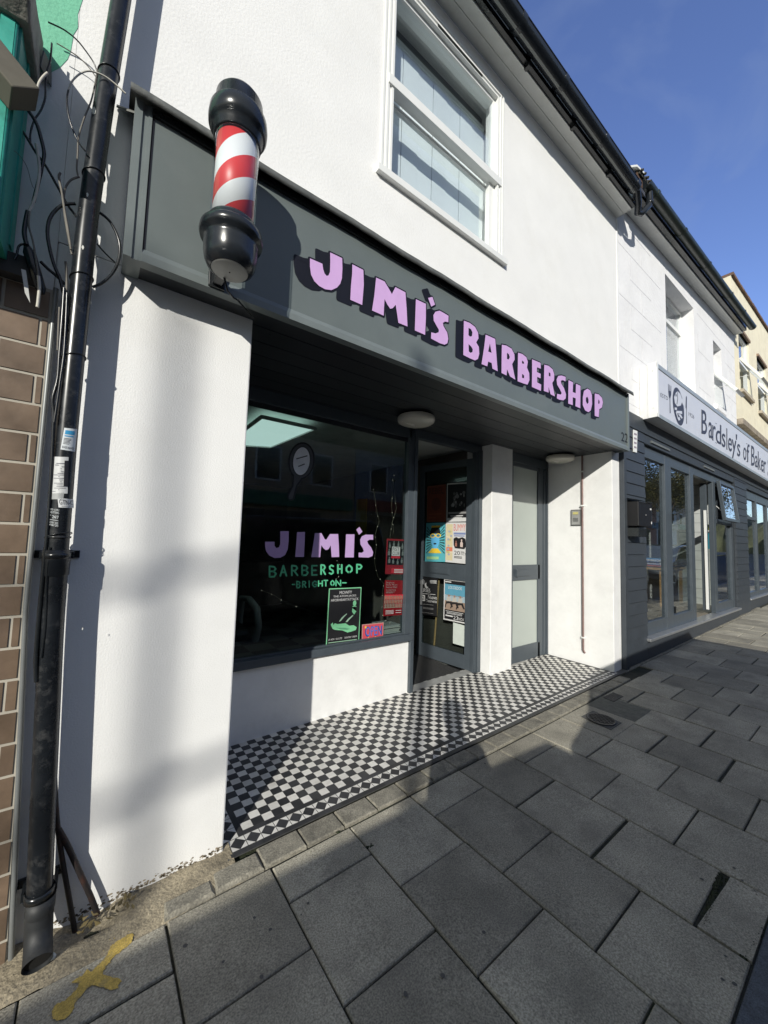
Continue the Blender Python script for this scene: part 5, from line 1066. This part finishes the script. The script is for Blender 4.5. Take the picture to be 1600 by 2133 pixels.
for pts, r_ in (([(113,1610),(118,1700),(128,1780),(142,1860),(157,1945)], .0085), ([(122,1728),(140,1760),(165,1815),(190,1870),(203,1905)], .0095)):
    b = MB(); b.tube(smooth([at(u, v, 'y', -.035) for u, v in pts]), r_, 10); b.build('service_pipe', mat('rusty_black_pipe', (.018, .014, .014), .6, stain=(.09, .03, .015), stain_amt=.8, stain_scale=12), gp)

# ================================================================== GROUND DETAILS
dr = thing('round_drain_cover', 'round cast iron inspection cover with diamond grid in the paving', 'drain cover', (3.45, -.42, .055))
z_ = gz(3.45)
b = MB(); b.prism([(x, y, gz(x)+.0005) for x, y in [(3.345, -.545), (3.545, -.545), (3.575, -.305), (3.375, -.30)]], (0, 0, .004)); b.build('concrete_collar', mat('dark_collar', (.075, .075, .072), .8), dr)
b = MB(); b.lathe([(.108, .006), (.108, .011), (.096, .011), (.096, .006)], (3.46, -.425, z_), 40); iron = mat('cast_iron', (.035, .035, .038), .5, var=.3, metal=.4, scale=30)
for k_ in range(-3, 4):
    for s_ in (1, -1):
        o_ = k_*.028; hl = math.sqrt(.098**2-o_**2); dx, dy = .7071, .7071*s_; nx_, ny_ = -dy, dx
        b.beam((3.46+nx_*o_-dx*hl, -.425+ny_*o_-dy*hl, z_+.009), (3.46+nx_*o_+dx*hl, -.425+ny_*o_+dy*hl, z_+.009), .004, .004)
b.build('grid', iron, dr); b = MB(); b.lathe([(0, .0065), (.1, .0065)], (3.46, -.425, z_), 40); b.build('plate', mat('iron_plate_dark', (.05, .05, .052), .6), dr)
hc = thing('square_service_cover', 'small worn rectangular service cover patched with cement near the cafe', 'cover', (3.95, -.3, .06))
b = MB(); b.prism([(x, y, gz(x)) for x, y in [(3.66, -.60), (4.02, -.60), (4.02, -.21), (3.66, -.21)]], (0, 0, .001)); b.build('cement_patch', mat('patched_cement', (.12, .12, .10), .9, var=.3, scale=20, bump=.5), hc)
b = MB(); b.prism([(x, y, gz(x)+.001) for x, y in [(3.93, -.33), (4.14, -.33), (4.16, -.23), (3.95, -.23)]], (0, 0, .003)); b.build('iron_lid', mat('rusty_lid', (.06, .055, .05), .8, var=.5, scale=40, bump=1, bscale=120), hc)
# yellow spray mark
c4 = P5((0, 1860), 4.0)
b = MB(); out = [(1110,335),(1113,360),(1095,410),(1030,470),(960,520),(915,570),(880,620),(855,665),(860,682),(960,705),(1005,715),(1010,740),(985,770),(985,795),(930,808),(870,790),(800,772),(770,768),(735,790),(700,830),(660,880),(625,915),(615,960),(590,1010),(540,1050),(480,1065),(440,1045),(432,1005),(445,955),(480,920),(540,895),(590,850),(640,795),(665,755),(640,750),(598,748),(600,738),(650,705),(690,690),(720,640),(730,635),(745,655),(770,650),(810,605),(860,560),(895,510),(915,460),(960,410),(1030,370),(1080,340)]
random.seed(40); jag = []
for i in range(len(out)):
    a_, c_ = out[i], out[(i+1) % len(out)]
    for t in np.linspace(0, 1, 6)[:-1]: jag.append((a_[0]+(c_[0]-a_[0])*t+random.uniform(-5, 5), a_[1]+(c_[1]-a_[1])*t+random.uniform(-5, 5)))
b.poly([jag], lambda a, b_: atg(*c4(a, b_), .0035))
for _ in range(90):
    i = random.randrange(len(out)); cx, cy = out[i][0]+random.gauss(0, 22), out[i][1]+random.gauss(0, 22); r_ = random.uniform(1.5, 4.5)
    b.poly([[(cx+r_*math.cos(t), cy+r_*math.sin(t)) for t in (0, 1.2, 2.5, 3.8, 5.0)]], lambda a, b_: atg(*c4(a, b_), .0036))
tag(b.build('paint_mark', mat('yellow_spray_paint', (.50, .36, .09), .8, var=.25, scale=60, fine=.3, fscale=200, stain=(.20, .18, .13), stain_amt=.95, stain_scale=28)), 'faded yellow sprayed arrow mark on the paving below the drainpipe', 'paint mark')
# chewing gum spots, litter
gm = MB(); random.seed(51)
for u, v in [(465,2003),(530,1911),(386,1970),(430,1882),(922,2032),(845,2070),(1072,1720),(1010,1590),(740,1698),(1530,1808),(1203,1520),(1505,2040)]+[(random.uniform(350, 1550), random.uniform(1640, 2120)) for _ in range(12)]:
    c_ = atg(u, v, .0022); r_ = random.uniform(.003, .009); gm.add([(c_[0]+r_*math.cos(t)*random.uniform(.8, 1.2), c_[1]+r_*math.sin(t)*random.uniform(.8, 1.2), c_[2]) for t in np.linspace(0, 6.28, 9)[:-1]], [tuple(range(8))])
tag(gm.build('gum_spots', mat('old_gum', (.085, .083, .08), .8)), 'dark spots of trodden chewing gum on the paving', 'gum spots', None, 'stuff')
c_ = atg(108, 1996, .01); b = MB(); random.seed(5); b.lathe([(0, .012), (.008, .012), (.012, .006), (.011, 0)], c_, 7, flat((.55, .58, .55)), False); tag(b.build('pebble'), 'small pale pebble on the cement beside the drainpipe outlet', 'pebble')
lf = MB(); random.seed(77)
for _ in range(26):
    x = random.uniform(.05, .24); y = random.uniform(-.10, -.03); a = random.uniform(0, 6.28); r_ = random.uniform(.008, .02); z_ = gz(x)+.028
    lf.add([(x+r_*math.cos(a), y+r_*math.sin(a), z_+random.uniform(0, .012)), (x+r_*.4*math.cos(a+1.6), y+r_*.4*math.sin(a+1.6), z_+.006), (x-r_*math.cos(a), y-r_*math.sin(a), z_+random.uniform(0, .01)), (x-r_*.4*math.cos(a+1.6), y-r_*.4*math.sin(a+1.6), z_)], [(0, 1, 2, 3)])
tag(lf.build('dead_leaves', mat('dead_leaf', (.11, .085, .035), .8, var=.4, island=.4)), 'small drift of dead leaves in the broken cement hole', 'leaves', None, 'stuff')
ms = MB(); random.seed(61)
for (u0, v0, u1, v1, n_, sp) in [(1075,1800,1110,1860,0,0),(1500,1820,1470,1920,520,8),(1500,1825,1600,1870,60,6),(690,1730,725,1735,60,3),(745,1770,780,1760,60,3),(1550,1990,1480,2130,420,9),(1590,1930,1550,2000,60,6),(970,1760,985,1755,10,2),(1225,1540,1240,1535,20,2)]:
    for _ in range(n_):
        t = random.random(); c_ = atg(u0+(u1-u0)*t+random.gauss(0, sp*.4), v0+(v1-v0)*t+random.gauss(0, sp*.4), .0); r_ = random.uniform(.0015, .0055)
        ms.lathe([(0, r_*.5), (r_*.7, r_*.3), (r_, -.004)], c_-np.array((0, 0, .002)), 6)
tag(ms.build('moss', mat('dark_moss', (.018, .024, .009), .95, var=.5, scale=30, island=.4)), 'tufts of dark moss in the joints of the paving', 'moss', None, 'stuff')

# ================================================================== THE STREET BEHIND THE CAMERA
def car(x0, y0, prof, win, L_, col, label, name='parked_car', w_=1.75):
    """parked side-on, nose towards -x; prof = side outline (x,z), near side at y0"""
    t = thing(name, label, 'car', (x0+L_/2, y0-w_/2, gz(x0)), 'cars parked along the kerb'); gb = gz(x0)-.07
    b = MB(); n = len(prof)
    rows = [(0, .0), (.06, .0), (.18, 0), (w_-.18, 0), (w_-.06, 0), (w_, 0)]
    def tum(z): return .0 if z < .85 else (z-.85)*.22
    b.prism([(x0+x, y0-tum(z), gb+z) for x, z in prof], (0, 0, 0), cap=False)
    A = [(x0+x, y0-tum(z), gb+z) for x, z in prof]; B_ = [(x0+x, y0-w_+tum(z), gb+z) for x, z in prof]
    b = MB(); b.add(A+B_, [(i, (i+1) % n, (i+1) % n+n, i+n) for i in range(n)]+[tuple(range(n))[::-1], tuple(range(n, 2*n))])
    b.build('body', mat(name+'_paint_%d' % int(x0*10), col, .25, var=.03, coat=1.0), t, fix=True, bevel=.03)
    for side, yy in (('a', 0), ('b', 1)):
        b = MB()
        for wpoly in win:
            pts = [(x0+x, (y0-tum(z)+.006) if not yy else (y0-w_+tum(z)-.006), gb+z) for x, z in wpoly]; b.add(pts, [tuple(range(len(pts)))])
        b.build('side_glass', mat('dark_car_glass', (.01, .012, .014), .05), t)
    for wx in (L_*.18, L_*.80):
        for yy in (y0-.11, y0-w_+.11):
            b = MB(); b.tube([(x0+wx, yy-.1, gb+.31), (x0+wx, yy+.1, gb+.31)], .31, 28); wo = b.build('wheel', mat('tyre_rubber', (.015, .015, .015), .8), t)
            b = MB(); b.tube([(x0+wx, yy-.105, gb+.31), (x0+wx, yy+.105, gb+.31)], .19, 20); b.build('rim', alu, wo)
    for yy in (y0-.25, y0-w_+.25):
        b = MB(); b.box(x0-.01, x0+.03, yy-.15, yy+.15, gb+.58, gb+.70); b.build('headlight', clearg, t)
    return t
estate = [(.05,.25),(.0,.5),(.05,.78),(.95,.98),(1.3,1.48),(1.7,1.59),(4.3,1.60),(5.12,1.57),(5.24,1.0),(5.25,.5),(5.1,.25)]
ew_ = [[(1.15,1.0),(1.6,1.38),(2.3,1.42),(2.3,.97)],[(2.38,.97),(2.38,1.42),(3.4,1.42),(3.4,.97)]]
hatch = [(.05,.25),(.0,.45),(.05,.72),(.95,.92),(1.75,1.38),(2.3,1.44),(3.2,1.42),(3.75,1.25),(3.95,.95),(4.0,.5),(3.9,.25)]
hw_ = [[(1.15,.95),(1.85,1.33),(2.3,1.37),(2.3,.93)],[(2.38,.93),(2.38,1.37),(3.1,1.35),(3.5,1.2),(3.6,.95)]]
car(-4.62, -2.45, estate, ew_, 5.25, (.03, .06, .12), 'dark blue estate car parked behind the camera opposite the drainpipe')
suv = [(.05,.3),(.0,.6),(.02,1.2),(.08,1.38),(.5,1.50),(.95,1.82),(1.5,1.90),(3.9,1.92),(4.1,1.8),(4.2,1.2),(4.22,.5),(4.15,.3)]
sv_ = [[(1.1,1.3),(1.45,1.74),(1.95,1.80),(1.95,1.3)],[(2.05,1.3),(2.05,1.8),(3.1,1.8),(3.1,1.3)],[(3.2,1.3),(3.2,1.8),(3.9,1.76),(3.95,1.3)]]
car(.66, -2.45, suv, sv_, 4.22, (.02, .02, .022), 'tall black people carrier parked behind the camera opposite the recess')
car(9.5, -2.45, hatch, hw_, 4.0, (.5, .5, .5), 'silver hatchback parked along the kerb opposite the cafe')
car(15.0, -2.45, hatch, hw_, 4.0, (.10, .12, .14), 'slate grey hatchback parked far along the kerb')
# unseen wooden poles across the road; cross arms added to cast soft shade
def street_pole(x, y, h_, label, r0=.055, arms=()):
    t = thing('wooden_pole', label, 'pole', (x, y, gz(x)), None); b = MB()
    b.tube([(x, y, gz(x)-.1), (x, y, h_)], [r0*1.3, r0*.8], 14); b.build('post', mat('old_pole_wood', (.12, .09, .07), .8, var=.3, bump=.5), t)
    b = MB(); b.lathe([(r0, h_-.02), (r0, h_+.01), (0, h_+.05)], (x, y, 0), 14); b.build('cap', lead, t)
    for za, sl__ in arms:
        b = MB(); b.tube([(x-.75, y, za-.75*sl__), (x, y, za), (x+.75, y, za+.75*sl__)], .032, 8); b.build('shade_arm', mat('old_pole_wood', (.12, .09, .07), .8), t)
s_ = 12.2; street_pole(.255-s_, -s_, 9.9, 'tall wooden pole with cross arms across the road', .046, ((8.68, .16), (7.78, .10)))
s_ = 9.4; street_pole(1.62-s_, -.15-s_, 8.35, 'wooden pole across the road standing nearer the crossing', .05)
# trees across the road
def tree(x, y, h_, cr_, n_leaf, label, seed, leafm, lean=0):
    random.seed(seed); t = thing('street_tree', label, 'tree', (x, y, gz(x)), 'trees across the road'); b = MB()
    tips = []
    def limb(p, d, L_, r_, lev):
        p = np.array(p, float); P = [p]; 
        for i in range(5):
            d = d+np.array([random.gauss(0, .10), random.gauss(0, .10), random.gauss(.03, .06)]); d = d/np.linalg.norm(d); p = p+d*L_/5; P.append(p)
        b.tube(P, list(np.linspace(r_, r_*.55, 6)), 7 if lev else 12)
        if lev >= 3: tips.append((p, L_)); return
        for k_ in range(3+(lev < 2)):
            a = random.uniform(0, 6.28); sp = .55+random.random()*.4; nd = d*.75+np.array([math.cos(a)*sp, math.sin(a)*sp, .15]); nd /= np.linalg.norm(nd)
            limb(P[random.choice([3, 4, 5])], nd, L_*random.uniform(.6, .78), r_*.5, lev+1)
    limb((x, y, gz(x)-.2), np.array([lean, 0, 1.0]), h_*.38, .20, 0)
    b.build('trunk', mat('tree_bark', (.09, .075, .06), .9, var=.3, bump=.8, bscale=25), t)
    if n_leaf:
        lb_ = MB(); v = []; f = []
        for k_ in range(n_leaf):
            p, L_ = random.choice(tips); q_ = p+np.array([random.gauss(0, 1), random.gauss(0, 1), random.gauss(0, .8)])*L_*cr_
            s_ = random.uniform(.05, .11); u_ = Vector((random.gauss(0, 1), random.gauss(0, 1), random.gauss(0, 1))).normalized(); w_ = u_.orthogonal().normalized()
            q_ = Vector(q_); i = len(v); v += [q_+u_*s_, q_+w_*s_*.6, q_-u_*s_, q_-w_*s_*.6]; f.append((i, i+1, i+2, i+3))
        lb_.add(v, f); lb_.build('crown', leafm, t)
    return t
lfm = mat('autumn_leaves', (.12, .10, .025), .6, var=.3, island=.6, stain=(.05, .09, .02), stain_amt=.9, stain_scale=.6)
for i, (x, y, h_) in enumerate([(17, -10.2, 9), (24, -9.8, 9.5), (31, -10.4, 10), (39, -10, 10), (48, -10.3, 11)]):
    tree(x, y, h_, .62, 9000, ['first leafy autumn tree across the road beyond the silver car', 'second leafy autumn tree across the road', 'third leafy autumn tree across the road', 'fourth leafy autumn tree far along the road', 'last leafy autumn tree far along the road'][i], 100+i, lfm)
tree(-8.6, -9.9, 4.6, .5, 0, 'bare young tree across the road opposite the drainpipe', 301, lfm)
# opposite terrace
random.seed(33); cols = [(.5, .48, .42), (.35, .18, .13), (.55, .55, .52), (.45, .36, .26), (.3, .32, .35), (.5, .44, .4), (.38, .2, .16), (.52, .5, .46)]
names = ['cream', 'red brick', 'white', 'sandy', 'blue grey', 'stone', 'dark brick', 'off white', 'cream', 'red brick', 'white', 'sandy']
for i in range(12):
    x0 = -14+6.2*i; hh = 6.3+.3*((i*7) % 4); t = thing('terrace_house', names[i]+' terraced house number %d across the road, counted from the left' % (i+1), 'house', (x0+3, -13.2, 0), 'terraced houses across the road')
    t['label'] = '%s terraced house across the road, %s along the row' % (names[i], ['first', 'second', 'third', 'fourth', 'fifth', 'sixth', 'seventh', 'eighth', 'ninth', 'tenth', 'eleventh', 'last'][i])
    b = MB(); b.box(x0, x0+6.15, -19, -13.2, -1, hh); b.build('wall', mat('house_%d' % (i % 8), cols[i % 8], .85, var=.1, scale=2), t)
    b = MB(); b.prism([(x0, -13.0, hh), (x0, -16.1, hh+1.3), (x0, -19.2, hh)], (6.15, 0, 0)); b.build('roof', mat('house_roof', (.09, .06, .05), .8, var=.2), t)
    for wx in (.9, 3.6):
        b = MB(); b.box(x0+wx, x0+wx+1.2, -13.2, -13.14, 4.0, 5.6); wo = b.build('window', upvc, t); b = MB(); b.box(x0+wx+.08, x0+wx+1.12, -13.14, -13.13, 4.08, 5.52); b.build('pane', mat('dark_house_glass', (.03, .035, .04), .1), wo)
    b = MB(); b.box(x0+.4, x0+4.2, -13.2, -13.12, .6+gz(x0), 2.6+gz(x0)); b.build('shopfront', mat('dark_house_glass', (.03, .035, .04), .1), t)
    b = MB(); b.box(x0+.2, x0+5.9, -13.2, -12.95, 2.8+gz(x0), 3.4+gz(x0)); b.build('fascia', flat([(.3, .05, .05), (.05, .12, .2), (.4, .38, .3), (.06, .2, .12)][i % 4]), t)

# photographer, standing between the camera and the parked cars (casts the head shadow on the tiles)
ph_ = thing('person', 'person in dark jacket standing at the kerb taking the photograph', 'person', (.0, -2.27, gz(0)-.07))
px0, py0 = .0, -2.20
V_ = [(0, 0, .93, .15), (0, -.01, 1.12, .145), (0, .0, 1.30, .165), (0, .01, 1.43, .075), (0, .03, 1.50, .058), (0, .045, 1.60, .088), (0, .045, 1.66, .082)]
E_ = [(i, i+1) for i in range(6)]
def chain(root, pts):
    k_ = root
    for p_ in pts: V_.append(p_); E_.append((k_, len(V_)-1)); k_ = len(V_)-1
    return k_
for s_ in (-1, 1):
    chain(0, [(s_*.09, .0, .86, .095), (s_*.10, .01, .50, .062), (s_*.10, -.02, .14, .042), (s_*.105, .03, .05, .045), (s_*.115, .13, .035, .032)])
    w_i = chain(2, [(s_*.17, .0, 1.36, .062), (s_*.23, -.02, 1.12, .045), (s_*.16, .10, 1.20, .036), (s_*.10, .15, 1.30, .026), (s_*.075, .16, 1.36, .03)])
    for k_ in range(4): chain(w_i, [(s_*(.05-.014*k_), .175-.004*k_, 1.385+.012*k_-.02, .0095), (s_*(.035-.012*k_), .185, 1.395+.012*k_-.02, .008)])
    chain(w_i, [(s_*.06, .15, 1.40, .010), (s_*.045, .15, 1.425, .009)])
me = bpy.data.meshes.new('body'); me.from_pydata([(x-0, y+.07, z) for x, y, z, r_ in V_], E_, []); bo_ = bpy.data.objects.new('body', me); COL.objects.link(bo_); bo_.parent = ph_
bo_.modifiers.new('skin', 'SKIN'); bo_.modifiers.new('sub', 'SUBSURF').levels = 1
if not me.skin_vertices: me.skin_vertices.new() if hasattr(me.skin_vertices, 'new') else None
if me.skin_vertices:
    for i, (x, y, z, r_) in enumerate(V_): me.skin_vertices[0].data[i].radius = (r_, r_*(.72 if i in (0, 1, 2) else 1))
    me.skin_vertices[0].data[0].use_root = True
pm_ = bpy.data.materials.new('person_clothes'); pm_.use_nodes = True; n_t = pm_.node_tree; tcp = _n(n_t, 'ShaderNodeTexCoord'); sxp = _n(n_t, 'ShaderNodeSeparateXYZ'); rpp = _n(n_t, 'ShaderNodeValToRGB'); mpp = _n(n_t, 'ShaderNodeMath', operation='DIVIDE'); mpp.inputs[1].default_value = 2.0
n_t.links.new(tcp.outputs['Object'], sxp.inputs[0]); n_t.links.new(sxp.outputs['Z'], mpp.inputs[0]); n_t.links.new(mpp.outputs[0], rpp.inputs[0]); n_t.links.new(rpp.outputs[0], n_t.nodes['Principled BSDF'].inputs['Base Color'])
cr_ = rpp.color_ramp; cr_.interpolation = 'CONSTANT'; cr_.elements[0].color = (.01, .01, .01, 1); cr_.elements[1].position = .045; cr_.elements[1].color = (.02, .03, .06, 1)
e1 = cr_.elements.new(.46); e1.color = (.03, .03, .035, 1); e2 = cr_.elements.new(.735); e2.color = (.5, .3, .22, 1); me.materials.append(pm_)
b = MB(); hx, hy, hz = 0, -2.20+.045, gz(0)-.07+1.64
for k_ in range(7):
    b.lathe([(0, .115), (.05, .108), (.085, .08), (.098, .03), (.09, -.03)], (hx, hy-.01, hz), 20) if k_ == 0 else None
b.build('hair', mat('brown_hair', (.03, .02, .012), .8, bump=1, bscale=90), ph_)

# flaked paint and splashed dirt along the foot of the left pier
random.seed(88); fl = MB()
for _ in range(230):
    x = random.uniform(-.02, .575); z_ = gz(x)+.018+abs(random.gauss(0, .014)); r_ = random.uniform(.0012, .006)
    fl.add([(x+r_*math.cos(t)*random.uniform(.6, 1.6), -.0016, z_+r_*math.sin(t)*random.uniform(.5, 1.1)) for t in (0, 1, 2.1, 3.1, 4.2, 5.3)], [tuple(range(6))])
tag(fl.build('flaked_paint', mat('flaked_render', (.24, .20, .14), .9, var=.4, island=.3)), 'flakes of lost paint and splashed dirt along the foot of the white pier', 'paint flakes', None, 'stuff')

# unseen wooded rise, added to fill the far reflections in the cafe windows
random.seed(90); hl_ = MB(); n = 90; vs = []
for i in range(n+1):
    y = -70+1.0*i; hgt = 8+3*math.sin(i*.17)+1.6*math.sin(i*.61)+random.uniform(-.7, .7)
    vs += [(68, y, -1), (69+random.uniform(-.6, .6), y, hgt*.5), (71+random.uniform(-.6, .6), y, hgt*.85), (75, y, hgt), (85, y, hgt+1)]
hl_.add(vs, [(i*5+j, i*5+j+1, (i+1)*5+j+1, (i+1)*5+j) for i in range(n) for j in range(4)])
tag(hl_.build('backdrop_hill', mat('backdrop_woodland', (.07, .075, .04), .95, var=.5, scale=.6, bump=1, bscale=1.5)), kind='structure')
